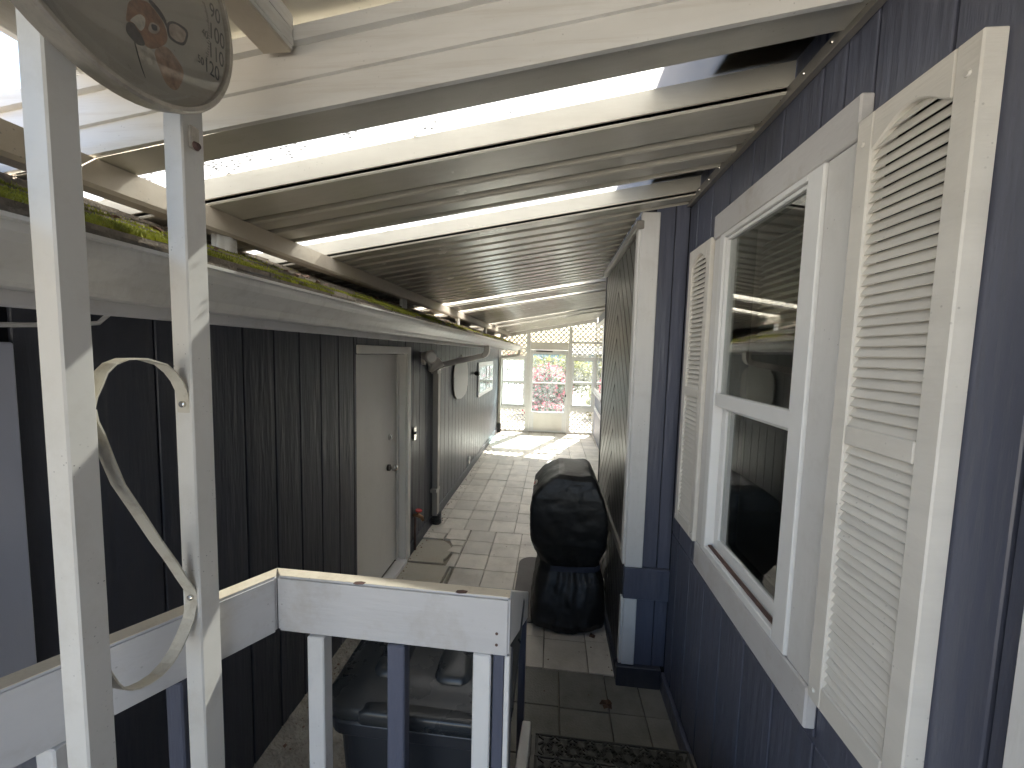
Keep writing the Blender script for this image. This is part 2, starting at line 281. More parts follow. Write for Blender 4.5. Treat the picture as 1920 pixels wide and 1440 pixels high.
def box(name, m, parent, x0, x1, y0, y1, z0, z1, bev=0.0, label=None, segs=1): return MB().box(x0, x1, y0, y1, z0, z1).build(name, m, parent, bev, label=label, segs=segs)
def clip(poly, a, b, c):                # keep a*x+b*y<=c
    out = []
    for i in range(len(poly)):
        p, q = poly[i], poly[(i + 1) % len(poly)]; dp = a * p[0] + b * p[1] - c; dq = a * q[0] + b * q[1] - c
        if dp <= 0: out.append(p)
        if dp * dq < 0: t = dp / (dp - dq); out.append((p[0] + (q[0] - p[0]) * t, p[1] + (q[1] - p[1]) * t))
    return out
def clip_rect(poly, x0, x1, y0, y1):
    for a, b, c in ((1, 0, x1), (-1, 0, -x0), (0, 1, y1), (0, -1, -y0)):
        poly = clip(poly, a, b, c)
        if len(poly) < 3: return []
    return poly
F = -1.95                               # floor level seen from the eye
FW = 9.65                               # far screen wall

# ================================================================== SETTING: ground and patio floor
g = MB().box(-60, 60, -40, 90, F - 0.30, F - 0.06).build('ground', MT['ground']); g['kind'] = 'structure'
fl = MB().box(-1.32, 1.25, -1.5, FW + 0.15, F - 0.055, F - 0.022).build('patio_floor', MT['joint']); fl['kind'] = 'structure'
def paver(poly, m=None, dz=0.0, name='paver'):
    cx = sum(p[0] for p in poly) / len(poly); cy = sum(p[1] for p in poly) / len(poly)
    q = [(cx + (p[0] - cx) + math.copysign(0.0025, cx - p[0]), p[1] + math.copysign(0.0025, cy - p[1])) for p in poly]
    tx, ty = random.uniform(-.004, .004), random.uniform(-.004, .004); dz += random.uniform(-.0025, .0025)
    b = MB(); n = len(q); ins = [(cx + (p[0] - cx) * .985, cy + (p[1] - cy) * .985) for p in q]
    top = lambda p, z: (p[0], p[1], F + z + dz + tx * (p[0] - cx) + ty * (p[1] - cy))
    b.loft([[top(p, -.035) for p in q], [top(p, -.004) for p in q], [top(p, 0) for p in ins]])
    return b.build(name, m or MT['paver'], fl)
def grid(x0s, x1s, xj, y0s, y1s, yj, skip=lambda x, y: False, jog=0.0, m=None):
    xs = [x0s] + [x for x in xj if x0s + .02 < x < x1s - .02] + [x1s]; ys = [y0s] + [y for y in yj if y0s + .02 < y < y1s - .02] + [y1s]
    for i in range(len(xs) - 1):
        o = random.uniform(-jog, jog)
        for j in range(len(ys) - 1):
            if skip((xs[i] + xs[i + 1]) / 2, (ys[j] + ys[j + 1]) / 2): continue
            ya = ys[j] + (o if j > 0 else 0); yb = ys[j + 1] + (o if j + 1 < len(ys) - 1 else 0)
            paver([(xs[i], ya), (xs[i + 1], ya), (xs[i + 1], yb), (xs[i], yb)], m)
grid(-1.30, 1.12, [-1.17, -.91, -.632, -.353, -.072, .21, .49, .77, 1.05], 4.105, 6.99, [4.385, 4.65, 4.96, 5.25, 5.55, 5.84, 6.13, 6.41, 6.70], skip=lambda x, y: x > .92, jog=.012)
grid(-1.30, 1.12, [-1.10, -.80, -.50, -.20, .10, .40, .70, 1.0], 6.99, FW + .12, [7.28, 7.57, 7.86, 8.15, 8.44, 8.73, 9.02, 9.31, 9.60], skip=lambda x, y: False)
grid(-.82, .46, [-.545, -.263, .005, .285], 2.305, 4.105, [2.57, 2.83, 3.09, 3.345, 3.60, 3.86], skip=lambda x, y: False, jog=.01)
grid(-.72, .70, [-.44, -.165, .10, .374, .565], 1.50, 2.305, [1.77, 2.05], jog=.006, m=MT['paver_shaded'])
# the broken row beside the shed, the rounded pad below the tap and the sill slab
for a in ([(-1.30, 3.86), (-1.07, 3.86), (-1.06, 3.98), (-1.30, 4.0)], [(-1.06, 3.87), (-.83, 3.87), (-.83, 4.10), (-1.05, 4.10)], [(-1.30, 4.0), (-1.05, 3.98), (-1.05, 4.10), (-1.30, 4.10)],
          [(-.97, 3.62), (-.83, 3.6), (-.83, 3.74), (-.93, 3.74)], [(-.95, 3.75), (-.83, 3.75), (-.83, 3.86), (-1.0, 3.86)], [(-.91, 3.36), (-.825, 3.36), (-.825, 3.59), (-.90, 3.59)]): paver(a)
pad = [(-1.29, 3.40), (-.93, 3.40)] + [(-1.13 + .21 * math.cos(t), 3.60 + .24 * math.sin(t)) for t in [rad(a) for a in range(-35, 95, 13)]] + [(-1.29, 3.83)]
paver(pad, MT['slab'], 0.002, 'rounded_concrete_pad')
paver([(-1.30, 2.50), (-.90, 2.50), (-.87, 3.37), (-1.28, 3.38)], MT['slab'], 0.001, 'concrete_sill_slab')
paver([(-.865, 2.50), (-.835, 2.50), (-.84, 3.34), (-.862, 3.34)], MT['slab'], 0.0, 'concrete_strip')
# rough concrete strip between the shed and the porch
b = MB(); nx, ny = 22, 90
for j in range(ny + 1):
    for i in range(nx + 1):
        x = -1.315 + .60 * i / nx; y = -.6 + 3.1 * j / ny; x = min(x, -.725 if y > 1.5 else -.2)
        h = .014 * mnoise.noise((x * 9, y * 9, 0)) + .010 * mnoise.noise((x * 25, y * 25, 3)) + .05 * max(0, 1 - (x + 1.315) / .06)
        b.v.append((x, y, F - .008 + h))
for j in range(ny):
    for i in range(nx): k = j * (nx + 1) + i; b.f.append([k, k + 1, k + nx + 2, k + nx + 1]); b.m.append(0)
b.build('rough_concrete_strip', MT['rough_concrete'], fl, smooth=True)

# grit, bark crumbs and bits of leaf swept against the edges
b = MB()
for k in range(420):
    if k < 260: x = -1.28 + abs(random.gauss(0, .05)); y = random.uniform(1.0, 8.5)
    elif k < 340: x = .44 - abs(random.gauss(0, .03)); y = random.uniform(2.3, 9)
    else: x = random.uniform(-.8, .4); y = random.uniform(1.9, 9)
    r_ = random.uniform(.003, .010) * (1.3 if k < 120 else .8); a = random.uniform(0, 6.28)
    q = [(x + r_ * math.cos(a + t) * random.uniform(.6, 1.2), y + r_ * math.sin(a + t) * random.uniform(.6, 1.2), F + .004) for t in (0, 1.6, 3.1, 4.7)] + [(x, y, F + .004 + r_ * .6)]
    b.add(q, [(0, 1, 4), (1, 2, 4), (2, 3, 4), (3, 0, 4)])
lt = b.build('floor_litter', MT['bark'], fl); lt['kind'] = 'stuff'

# ================================================================== SHED (left)
shed = thing('shed', 'dark blue shed with vertical plank walls and white gutter along the left', 'shed', (-1.315, 3, F))
SX = -1.30                               # face of its planks
PY0, PP = 0.98, 0.1855
def plank_run(parent, y0, y1, z0, z1, x0, x1, m, face='x'):
    pr = {}
    k0 = math.floor((y0 - PY0) / PP)
    k = k0
    while PY0 + k * PP < y1:
        a = max(y0, PY0 + k * PP) + .0035; c = min(y1, PY0 + (k + 1) * PP) - .0035
        if c - a > .012:
            key = round(c - a, 3)
            if key in pr:
                s, ya = pr[key]; copy_at(s, (0, a - ya, 0))
            else: pr[key] = (box('plank', m, parent, x0, x1, a, c, z0, z1, .0025), a)
        k += 1
box('wall_core', MT['dark_gap'], shed, -3.0, -1.40, -.6, 9.60, F, .30)
box('wall_backing', MT['dark_gap'], shed, -1.40, SX - .012, -.6, 2.50, F, .30)
box('wall_backing', MT['dark_gap'], shed, -1.40, SX - .012, 3.376, 9.60, F, .30)
box('wall_backing', MT['dark_gap'], shed, -1.40, SX - .012, 2.50, 3.376, -.035, .30)
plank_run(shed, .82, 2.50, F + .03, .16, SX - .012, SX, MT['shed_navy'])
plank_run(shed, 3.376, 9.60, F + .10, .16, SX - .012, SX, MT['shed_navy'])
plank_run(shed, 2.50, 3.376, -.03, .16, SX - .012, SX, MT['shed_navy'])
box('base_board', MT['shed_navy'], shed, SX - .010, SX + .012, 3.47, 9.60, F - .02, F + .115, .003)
# white near door at the left edge, its bluish shade painted in
box('near_door', MT['shaded_white'], shed, SX - .012, SX + .02, -.1, .815, F, -.004, .004, label='white door in painted bluish shade at the left edge of the shed')
plank_run(shed, -.6, .80, .0, .16, SX - .012, SX, MT['shed_navy'])
# white door, recessed, with far jamb, head and threshold
dr = box('shed_door', MT['door_white'], shed, -1.40, -1.372, 2.502, 3.370, F + .04, -.035, .003, label='plain off-white shed door')
box('door_jamb', MT['door_white'], shed, -1.40, SX + .006, 3.372, 3.395, F + .01, -.02, .002)
box('door_stop', MT['door_white'], shed, -1.368, -1.352, 3.345, 3.372, F + .04, -.04, .002)
box('door_trim', MT['door_white'], shed, SX, SX + .022, 3.395, 3.465, F + .005, .032, .004)
box('door_head', MT['door_white'], shed, SX, SX + .020, 2.495, 3.394, -.030, .030, .004)
box('door_threshold', MT['white_wood'], shed, -1.37, SX + .03, 2.50, 3.372, F - .01, F + .03, .004)
b = MB(); b.tube([(-1.372, 3.17, -1.005), (-1.352, 3.17, -1.005)], .028, 16); b.build('rosette', MT['dark_metal'], dr, smooth=False)
b = MB(); b.tube([(-1.352, 3.17, -1.005), (-1.335, 3.17, -1.005), (-1.325, 3.17, -1.005), (-1.30, 3.17, -1.005), (-1.288, 3.17, -1.005)], [.012, .012, .026, .029, .02], 16); b.build('door_knob', MT['chrome'], dr, smooth=True)
b = MB(); b.tube([(-1.372, 3.20, -.745), (-1.356, 3.20, -.745)], .027, 16); b.tube([(-1.356, 3.20, -.745), (-1.345, 3.20, -.745)], .013, 12); b.build('deadbolt', MT['chrome'], dr)
# eave: fascia, gutter, roof
GK = 1.10
box('fascia_board', MT['white_wood_h'], shed, -.869, -.845, -.6, 9.55, .053, .165, .003)
box('soffit', MT['white_wood_h'], shed, SX, -.87, -.6, 9.55, .094, .110)
prof = [(-.766, .148), (-.766, .072), (-.722, .072), (-.717, .078), (-.712, .092), (-.694, .110), (-.678, .124), (-.671, .136), (-.671, .148), (-.664, .150), (-.664, .156), (-.680, .156), (-.680, .150), (-.676, .146), (-.677, .138), (-.684, .128), (-.700, .114), (-.717, .095), (-.722, .076), (-.762, .076), (-.762, .148)]
prof = [(p[0] * GK, p[1] * GK) for p in prof]
gut = MB().prism(prof, 'y', -.6, 9.45).build('gutter', MT['gutter'], shed)
for yy in (1.75, 4.75, 7.9): box('gutter_seam', MT['gutter'], gut, -.7497, -.7288, yy, yy + .010, .1634, .1738)
MB().prism(prof[:12], 'y', 9.45, 9.454).build('gutter_end_cap', MT['gutter'], gut)
RS = .36; RIDGE = -2.55
def rz(x): return .176 + RS * (-.76 - x)
b = MB(); b.prism([(-.77, rz(-.77) - .03), (-.77, rz(-.77) - .012), (RIDGE, rz(RIDGE) - .012), (-3.6, rz(RIDGE) - .44), (-3.6, rz(RIDGE) - .48), (RIDGE, rz(RIDGE) - .05)], 'y', -.6, 9.55)
roof = b.build('roof_deck', MT['shingle'], shed)
sh0 = {}
for c in range(8):
    x1 = -.755 - c * .125; x0 = x1 - .135; y = -.6 - random.uniform(0, .2)
    while y < 9.5:
        w = random.choice((.20, .26, .30)); key = (c, w)
        a, d = y + .003, y + w - .003
        if key not in sh0:
            lift = .014
            lo = [(x0, a, rz(x0) - .010), (x1, a, rz(x1) - .012), (x1, d, rz(x1) - .012), (x0, d, rz(x0) - .010)]
            hi = [(x0, a, rz(x0) - .006), (x1, a, rz(x1) + lift - .004), (x1, d, rz(x1) + lift - .004), (x0, d, rz(x0) - .006)]
            sh0[key] = (MB().hexa(lo, hi).build('shingle', MT['shingle'], roof), y)
        else: s, ys_ = sh0[key]; copy_at(s, (0, y - ys_, random.uniform(-.003, .003)))
        y += w
# moss cushions: nobody could count the tufts
b = MB()
def tuft(x, y, s):
    z = rz(x) + .003
    for k in range(4):
        a = random.uniform(0, 6.28); l = s * random.uniform(.5, 1.2); w = s * .55; dx, dy = math.cos(a), math.sin(a); px, py = x + random.uniform(-s, s) * 1.2, y + random.uniform(-s, s) * 1.2
        b.add([(px - dy * w, py + dx * w, z - .003), (px + dy * w, py - dx * w, z - .003), (px + dx * l * .4, py + dy * l * .4, z + l)], [(0, 1, 2)])
for i in range(90000):
    y = .5 + 9 * random.random() ** 1.7; x = -.84 - abs(random.gauss(.13, .17))
    dens = mnoise.noise((x * 7, y * 1.8, 1.7)) + .6 * mnoise.noise((x * 17, y * 7, 4.0))
    band = math.exp(-((x + .99 + .03 * math.sin(y * 3) + .03 * math.sin(y * 7.7)) / .075) ** 2)
    if dens + .60 * band > random.uniform(.10, .80) and -1.5 < x < -.845: tuft(x, y, random.uniform(.0035, .0085))
ms = b.build('moss', MT['moss'], shed); ms['kind'] = 'stuff'
b = MB()
for k in range(60):
    y = random.uniform(1.0, 9); x = random.uniform(-1.22, -1.0); s = random.uniform(.008, .022); z = rz(x) + .008
    if k < 9: y = random.uniform(1.4, 1.9); s = random.uniform(.014, .024)
    q = [(x + s * random.uniform(-1, 1), y + s * 1.5 * random.uniform(-1, 1), z + s * random.uniform(-.3, .7)) for _ in range(6)]
    b.add(q, [(0, 1, 2), (0, 2, 3), (0, 3, 4), (1, 2, 5), (2, 3, 5), (3, 4, 5), (0, 1, 4), (1, 5, 4)])
dbr = b.build('bark_litter', MT['bark'], shed); dbr['kind'] = 'stuff'
# downspouts
def downspout(y, yw, z_el, zb, name):
    p = [(-.79, y, .083), (-.79, y, .02), (-.797, y, -.008), (-.813, y, -.028), (-.84, y, -.042), (-.87, y, -.050)]
    n = 6; xa, za = -.87, -.050
    p += [(xa + (-1.205 - xa) * t, y + (yw - y) * t, za + (z_el - za) * t) for t in [k / n for k in range(1, n + 1)]]
    p += [(-1.245, yw, z_el - .018), (-1.262, yw, z_el - .05), (-1.262, yw, zb)]
    return MB().rect_tube(p, .088, .060, (0, 1, 0)).build(name, MT['downspout'], shed, .004)
ds = downspout(4.72, 4.22, -.150, F + .10, 'downspout')
for zz in (-.225, -1.55): box("strap_clip", MT["downspout"], ds, SX, -1.229, 4.130, 4.268, zz - .018, zz + .018, .002)
for zz in (-.14, -.155, -.17, -.185): box('elbow_crimp', MT['downspout'], ds, -1.296, -1.229, 4.172, 4.268, zz - .002, zz + .003)
ds2 = downspout(9.40, 9.52, -.10, F + .20, 'downspout')
b = MB(); pth = []; rr = []
for k in range(25): pth.append((-1.255, 4.23, F - .02 + k * .0058)); rr.append(.052 + (.006 if k % 4 < 2 else 0))
MB().tube(pth, rr, 20).build('corrugated_drain_pipe', MT['black_plastic'], shed)
box('drain_box', MT['black_plastic'], shed, -1.30, -1.21, 9.44, 9.56, F, F + .22, .01)
# small far window on the shed
sw = box('shed_window', MT['vinyl'], shed, SX, SX + .025, 6.78, 8.42, -.80, -.18, .006)
box('window_pane', MT['pane_clear'], sw, SX + .026, SX + .030, 6.88, 8.32, -.72, -.26)
for yy in (7.55, 7.95): box('muntin', MT['vinyl'], sw, SX + .031, SX + .038, yy - .012, yy + .012, -.72, -.26)
box('muntin', MT['vinyl'], sw, SX + .031, SX + .037, 6.88, 8.32, -.51, -.49)
box('window_back', MT['blind'], sw, SX + .0252, SX + .0258, 6.88, 8.32, -.72, -.26)
# white cable under the eave at the near end
b = MB(); b.tube([(-1.27, .45, .02), (-1.27, .70, .03), (-1.27, .92, .045), (-1.27, .985, .055), (-1.27, 1.015, .085), (-1.27, 1.02, .11)], .006, 8); b.build('eave_cable', MT['white_plastic'], shed, smooth=True)

# ---- things fixed to or standing against the shed
wl_ = thing('flood_light', 'grey twin-head flood light on the shed wall beside the white door', 'light', (SX, 3.85, -.06))
b = MB(); b.tube([(SX, 3.84, -.09), (SX + .03, 3.84, -.09)], .05, 20); b.build('mounting_plate', MT['lamp_glass'], wl_)
for dy, dz, dirv in ((3.80, -.05, Vector((.75, -.55, -.1))), (4.06, -.16, Vector((.55, .35, .62)))):
    p = Vector((SX + .05, dy, dz)); d = dirv.normalized()
    b = MB(); b.tube([p - d * .07, p - d * .05, p, p + d * .07, p + d * .085, p + d * .09], [.02, .035, .045, .068, .07, .055], 20)
    hd = b.build('lamp_head', MT['lamp_glass'], wl_, smooth=True)
    b = MB(); b.tube([p + d * .0905, p + d * .094], [.056, .045], 20); b.build('lens', MT['white_plastic'], hd, smooth=True)
    b = MB(); b.tube([(SX + .03, 3.84 + (dy - 3.84) * .3, -.09), p - d * .05], .012, 10); b.build('swivel_arm', MT['lamp_glass'], wl_, smooth=True)
sp = thing('wall_switch', 'small metal switch box on dark planks beside the white shed door', 'switch', (SX, 3.60, -.79))
box('cover_plate', MT['chrome'], sp, SX, SX + .014, 3.57, 3.64, -.86, -.73, .004); box('toggle', MT['dark_metal'], sp, SX + .014, SX + .026, 3.595, 3.615, -.80, -.775, .002)
ol = thing('wall_outlet', 'white outlet cover low on the dark shed planks', 'outlet', (SX, 6.16, -1.75))
box('cover_plate', MT['white_plastic'], ol, SX, SX + .018, 6.10, 6.20, -1.81, -1.69, .004); box('flap', MT['white_plastic'], ol, SX + .018, SX + .024, 6.115, 6.185, -1.745, -1.70, .002)
tp = thing('garden_tap', 'brass garden tap with red handle on a riser by the shed door', 'tap', (SX, 3.60, F))
b = MB(); b.tube([(SX + .018, 3.60, F), (SX + .018, 3.60, -1.62)], .011, 10); b.build('riser_pipe', MT['rust'], tp, smooth=True)
b = MB(); b.tube([(SX, 3.60, -1.60), (SX + .05, 3.60, -1.60), (SX + .085, 3.60, -1.615), (SX + .10, 3.60, -1.65)], [.016, .02, .018, .014], 12); b.tube([(SX + .045, 3.60, -1.60), (SX + .055, 3.60, -1.555)], [.015, .010], 10); b.build('tap_body', MT['brass'], tp, smooth=True)
b = MB(); b.tube([(SX + .055, 3.60, -1.555), (SX + .057, 3.60, -1.545)], .034, 8); b.build('tap_handle', MT['red_paint'], tp)
cm_ = thing('security_camera', 'small black camera on the shed beside the far window', 'camera', (SX, 6.5, -.35))
box('camera_body', MT['black_plastic'], cm_, SX + .02, SX + .09, 6.44, 6.54, -.39, -.32, .01); box('camera_bracket', MT['black_plastic'], cm_, SX, SX + .03, 6.48, 6.51, -.37, -.34, .003)
pq = thing('wall_plaque', 'weathered arched plaque hanging on the shed planks near the far window', 'plaque', (SX, 5.45, -.67))
poly = []
for y, z in [(5.02, -.30), (5.05, -.20), (5.14, -.13), (5.28, -.085), (5.45, -.075), (5.62, -.085), (5.76, -.13), (5.85, -.20), (5.88, -.30), (5.87, -.50), (5.82, -.58), (5.70, -.635), (5.45, -.67), (5.20, -.64), (5.08, -.58), (5.03, -.50)]: poly.append((y, z))
MB().prism(poly, 'x', SX + .004, SX + .028).build('board', MT['plaque'], pq, .006)
b = MB(); b.tube([(SX + .016, 5.38, -.08), (SX + .016, 5.45, -.035), (SX + .016, 5.52, -.08)], .004, 6); b.build('hanging_wire', MT['dark_metal'], pq)

# ================================================================== HOUSE (right)
house = thing('house', 'blue-sided house wall with white trimmed window and shutters on the right', 'house', (.72, 1.5, F))
HX = .715
WY0, WY1, WZ0, WZ1 = 1.13, 1.775, -.83, .54          # window opening
def core(x0, x1, y0, y1, z0, z1): box('wall_core', MT['dark_gap'], house, x0, x1, y0, y1, z0, z1)
core(HX + .014, HX + .12, -2.2, WY0, F, 1.10); core(HX + .014, HX + .12, WY1, 2.30, F, 1.10); core(HX + .014, HX + .12, WY0, WY1, F, WZ0); core(HX + .014, HX + .12, WY0, WY1, WZ1, 1.10)
PYS = PY0
PY0 = 1.032 - PP * 5
def hplanks(y0, y1, z0, z1): plank_run(house, y0, y1, z0, z1, HX, HX + .014, MT['navy'])
hplanks(-2.2, WY0, -.99, 1.05); hplanks(WY1, 2.262, -.99, 1.05); hplanks(WY0, WY1, -.99, WZ0); hplanks(WY0, WY1, WZ1, 1.05)
hplanks(-2.2, 2.262, F + .10, -1.005)
PY0 = PYS
box('siding_joint', MT['navy'], house, HX + .004, HX + .016, -2.2, 2.262, -1.008, -.985, .002)
box('base_board', MT['navy'], house, HX - .022, HX + .003, -2.2, 2.262, F - .02, F + .095, .004)
# window casing (rough white boards) and vinyl double-hung window
CX0, CX1 = .690, HX + .002
CZ0, CZ1 = -.965, .618
box('casing_head', MT['white_wood_h'], house, CX0 - .004, CX1, 1.025, 1.845, .515, CZ1, .004)
box('casing_side', MT['white_wood'], house, CX0, CX1, 1.765, 1.838, -.845, .513, .004)
box('casing_side', MT['white_wood'], house, CX0, CX1, 1.03, 1.128, -.845, .513, .004)
box('casing_sill', MT['white_wood_h'], house, CX0 - .004, CX1, 1.03, 1.845, CZ0, -.847, .005)
win = MB().box(.682, .742, 1.13, 1.195, -.842, .512).box(.682, .742, 1.722, 1.763, -.842, .512).box(.682, .742, 1.196, 1.721, .492, .512).box(.682, .742, 1.196, 1.721, -.842, -.812).build('window', MT['vinyl'], house, .003)
us = MB().box(.690, .712, 1.197, 1.212, -.145, .490).box(.690, .712, 1.706, 1.720, -.145, .490).box(.690, .712, 1.213, 1.705, .478, .490).box(.686, .714, 1.197, 1.720, -.200, -.146).build('upper_sash', MT['vinyl'], win, .002)
ls = MB().box(.718, .738, 1.197, 1.215, -.81, -.19).box(.718, .738, 1.680, 1.720, -.81, -.19).box(.718, .738, 1.216, 1.679, -.81, -.765).box(.718, .738, 1.216, 1.679, -.215, -.19).build('lower_sash', MT['vinyl'], win, .002)
box('upper_pane', MT['pane_dark'], win, .702, .705, 1.2125, 1.7055, -.1455, .4775)
box('lower_pane', MT['pane_dark'], win, .727, .730, 1.2155, 1.6795, -.7645, -.2155)
box('sill_track', MT['rust'], win, .697, .712, 1.197, 1.72, -.811, -.806)
# dim room behind the panes with a raised blind
rm = MB(); x0, x1, y0, y1, z0, z1 = HX + .13, 3.4, .2, 3.2, -1.2, .95
rm.add([(x0, y0, z0), (x1, y0, z0), (x1, y1, z0), (x0, y1, z0), (x0, y0, z1), (x1, y0, z1), (x1, y1, z1), (x0, y1, z1)], [(0, 1, 2, 3), (4, 7, 6, 5), (1, 5, 6, 2), (0, 4, 5, 1), (2, 6, 7, 3)])
rm.build('room_interior', MT['room'], house)
bl0 = None
for k in range(15):
    z = .47 - k * .028
    if bl0 is None: bl0 = MB().hexa([(HX + .128, 1.15, z - .010), (HX + .150, 1.15, z + .008), (HX + .150, 1.75, z + .008), (HX + .128, 1.75, z - .010)], [(HX + .1265, 1.15, z - .008), (HX + .1485, 1.15, z + .010), (HX + .1485, 1.75, z + .010), (HX + .1265, 1.75, z - .008)]).build('blind_slat', MT['blind'], win)
    else: copy_at(bl0, (0, 0, -.028 * k))
# louvred shutters
def shutter(y0, y1, zb, zt, label):
    FX = .676; e = .024
    ya, yb = y0 + .045, y1 - .045; n = 12
    arch = [(yb - (yb - ya) * i / n, zt - .085 + .045 * math.sin(math.pi * i / n) ** 1.3) for i in range(n + 1)]   # scooped top rail
    s = MB()
    s.box(FX, HX - .0005, y0, ya, zb, zt); s.box(FX, HX - .0005, yb, y1, zb, zt)
    s.box(FX, HX - .0005, ya, yb, zb, zb + .06); s.box(FX, HX - .0005, ya, yb, -.190, -.145)
    s.prism([(ya, zt), (yb, zt)] + arch, 'x', FX, HX - .0005)
    o = s.build('shutter', MT['shutter'], house, .003, label=label)
    box('shutter_back', MT['dark_gap'], o, HX - .006, HX - .001, ya, yb, zb + .05, zt - .03)
    def louvres(z0, z1, p, arched):
        first = None; z = z0
        while z + p * .4 < z1:
            lo = [(FX + .008, ya - .003, z - .001), (FX + .021, ya - .003, z + p * .96), (FX + .021, yb + .003, z + p * .96), (FX + .008, yb + .003, z - .001)]
            hi = [(q[0] - .003, q[1], q[2] - .0005 + .0035) for q in lo]
            if first is None: first = MB().hexa(lo, hi).build('louvre', MT['shutter'], o, .001)
            else: copy_at(first, (0, 0, z - z0))
            z += p
    louvres(-.147, zt - .05, .0225, True)
    louvres(zb + .056, -.185, .0225, False)
    for yy, zz in ((y0 + .02, zt - .06), (y1 - .02, zt - .06), (y0 + .02, zb + .03), (y1 - .02, zb + .03)):
        MB().tube([(FX - .0035, yy, zz), (FX, yy, zz)], [.004, .006], 12).build('screw', MT['shutter'], o)
    return o
shutter(.748, 1.013, -.852, .545, 'tall cream louvred shutter nearest the camera, right of the window')
shutter(1.846, 2.115, -.855, .530, 'narrow-looking cream louvred shutter on the far side of the window')
# white door casing at the very right edge
box('door_casing', MT['white_wood'], house, HX - .02, HX + .001, .50, .622, F, .3, .004)
# bump-out
BX, BY0, BY1 = .46, 2.262, 3.60
core(BX + .018, .92, BY0 + .018, BY1, F, .84)
for a, c, zz0, zz1 in ((BX + .085, .640, -1.225, .84), (.645, HX - .001, -1.225, .84), (BX + .07, .640, F + .12, -1.415), (.645, HX - .001, F + .12, -1.415)): box('plank', MT['navy'], house, a, c, BY0 + .006, BY0 + .020, zz0, zz1, .002)
box('belt_board', MT['navy'], house, BX - .004, HX - .0005, BY0 - .016, BY0 + .020, -1.414, -1.226, .004)
box('corner_board', MT['white_wood'], house, BX - .002, BX + .098, BY0 - .012, BY0 + .012, -1.224, .78, .004)
box('corner_board', MT['white_wood'], house, BX - .016, BX - .0025, BY0 - .006, BY0 + .055, -1.21, .70, .003)
box('corner_board', MT['white_wood'], house, BX + .003, BX + .078, BY0 - .012, BY0 + .012, F + .125, -1.416, .004)
box('corner_board', MT['white_wood'], house, BX - .012, BX + .0025, BY0 - .005, BY0 + .04, F + .125, -1.42, .003)
box('base_board', MT['shed_navy'], house, BX - .022, HX - .023, BY0 - .024, BY0 + .02, F - .02, F + .12, .004)
box('base_board', MT['shed_navy'], house, BX - .022, BX + .016, BY0 + .0205, BY1, F - .02, F + .06, .004)
box('belt_rail', MT['ledger'], house, BX - .016, BX + .016, BY0 + .06, BY1, -1.215, -1.165, .004)
box('top_rail', MT['ledger'], house, BX - .030, BX + .012, BY0 - .02, BY1 + .02, .690, .735, .004)
yc = 2.93; pitch = .118
def chev(z0, z1, sign_y):
    for k in range(-10, 40):
        c0 = z0 - 1.2 + k * pitch * 1.41; w = pitch * 1.41 - .014
        for sgn, (ya, yb) in ((1, (BY0 + .056, yc - .002)), (-1, (yc + .002, BY1 - .012))):
            # boards fall away from the centre line
            f = lambda y, c: c - 1.25 * abs(y - yc)
            pl = clip_rect([(ya, f(ya, c0)), (yb, f(yb, c0)), (yb, f(yb, c0 + w)), (ya, f(ya, c0 + w))], ya, yb, z0, z1)
            if len(pl) >= 3: MB().prism(pl, 'x', BX, BX + .016).build('chevron_plank', MT['chevron'], house, .002)
chev(-1.163, .688, 1); chev(F + .062, -1.217, 1)
box('end_trim', MT['shed_navy'], house, BX - .006, BX + .02, BY1 - .010, BY1 + .02, F, .70, .002)
# house wall beyond the bump-out, slightly splayed, with its tall window
def hw(t, off=0): return (.885 + .175 * t - off, 3.62 + (9.65 - 3.62) * t)
def slab(name, t0, t1, z0, z1, o0, o1, m, parent=house, bev=.003):
    a0, a1, c0, c1 = hw(t0, o0), hw(t1, o0), hw(t0, o1), hw(t1, o1)
    return MB().hexa([(a0[0], a0[1], z0), (a1[0], a1[1], z0), (c1[0], c1[1], z0), (c0[0], c0[1], z0)], [(a0[0], a0[1], z1), (a1[0], a1[1], z1), (c1[0], c1[1], z1), (c0[0], c0[1], z1)]).build(name, m, parent, bev)
slab('far_wall', 0, .998, F, .98, -.25, 0, MT['navy'])
fw_ = slab('far_window', .70, .985, -.86, .72, 0, .03, MT['vinyl'])
slab('window_pane', .715, .84, -.76, .10, .030, .034, MT['pane_dark'], fw_, 0); slab('window_pane', .86, .972, -.76, .10, .030, .034, MT['pane_dark'], fw_, 0)
slab('window_pane', .715, .84, .16, .64, .030, .034, MT['pane_clear'], fw_, 0); slab('window_pane', .86, .972, .16, .64, .030, .034, MT['pane_clear'], fw_, 0)
slab('sill_board', .68, .99, -.90, -.862, 0, .06, MT['white_wood_h']); slab('belt_board', .60, .99, -1.30, -1.22, 0, .02, MT['white_wood_h'])
# eave and roof of the house above the patio cover
box('eave_beam', MT['eave'], house, .50, .70, -2.2, 9.6, .955, 1.05, .02)
MB().prism([(.42, 1.15), (4.0, 1.95), (4.0, 2.0), (.42, 1.19)], 'y', -2.2, 9.6).build('roof_slope', MT['roof_felt'], house)
lk = None
for k in range(14):
    if lk is None: lk = box('rafter_tail', MT['eave'], house, .44, .75, 1.10, 1.15, 1.055, 1.145, .012)
    else: copy_at(lk, (0, k * .60, 0))

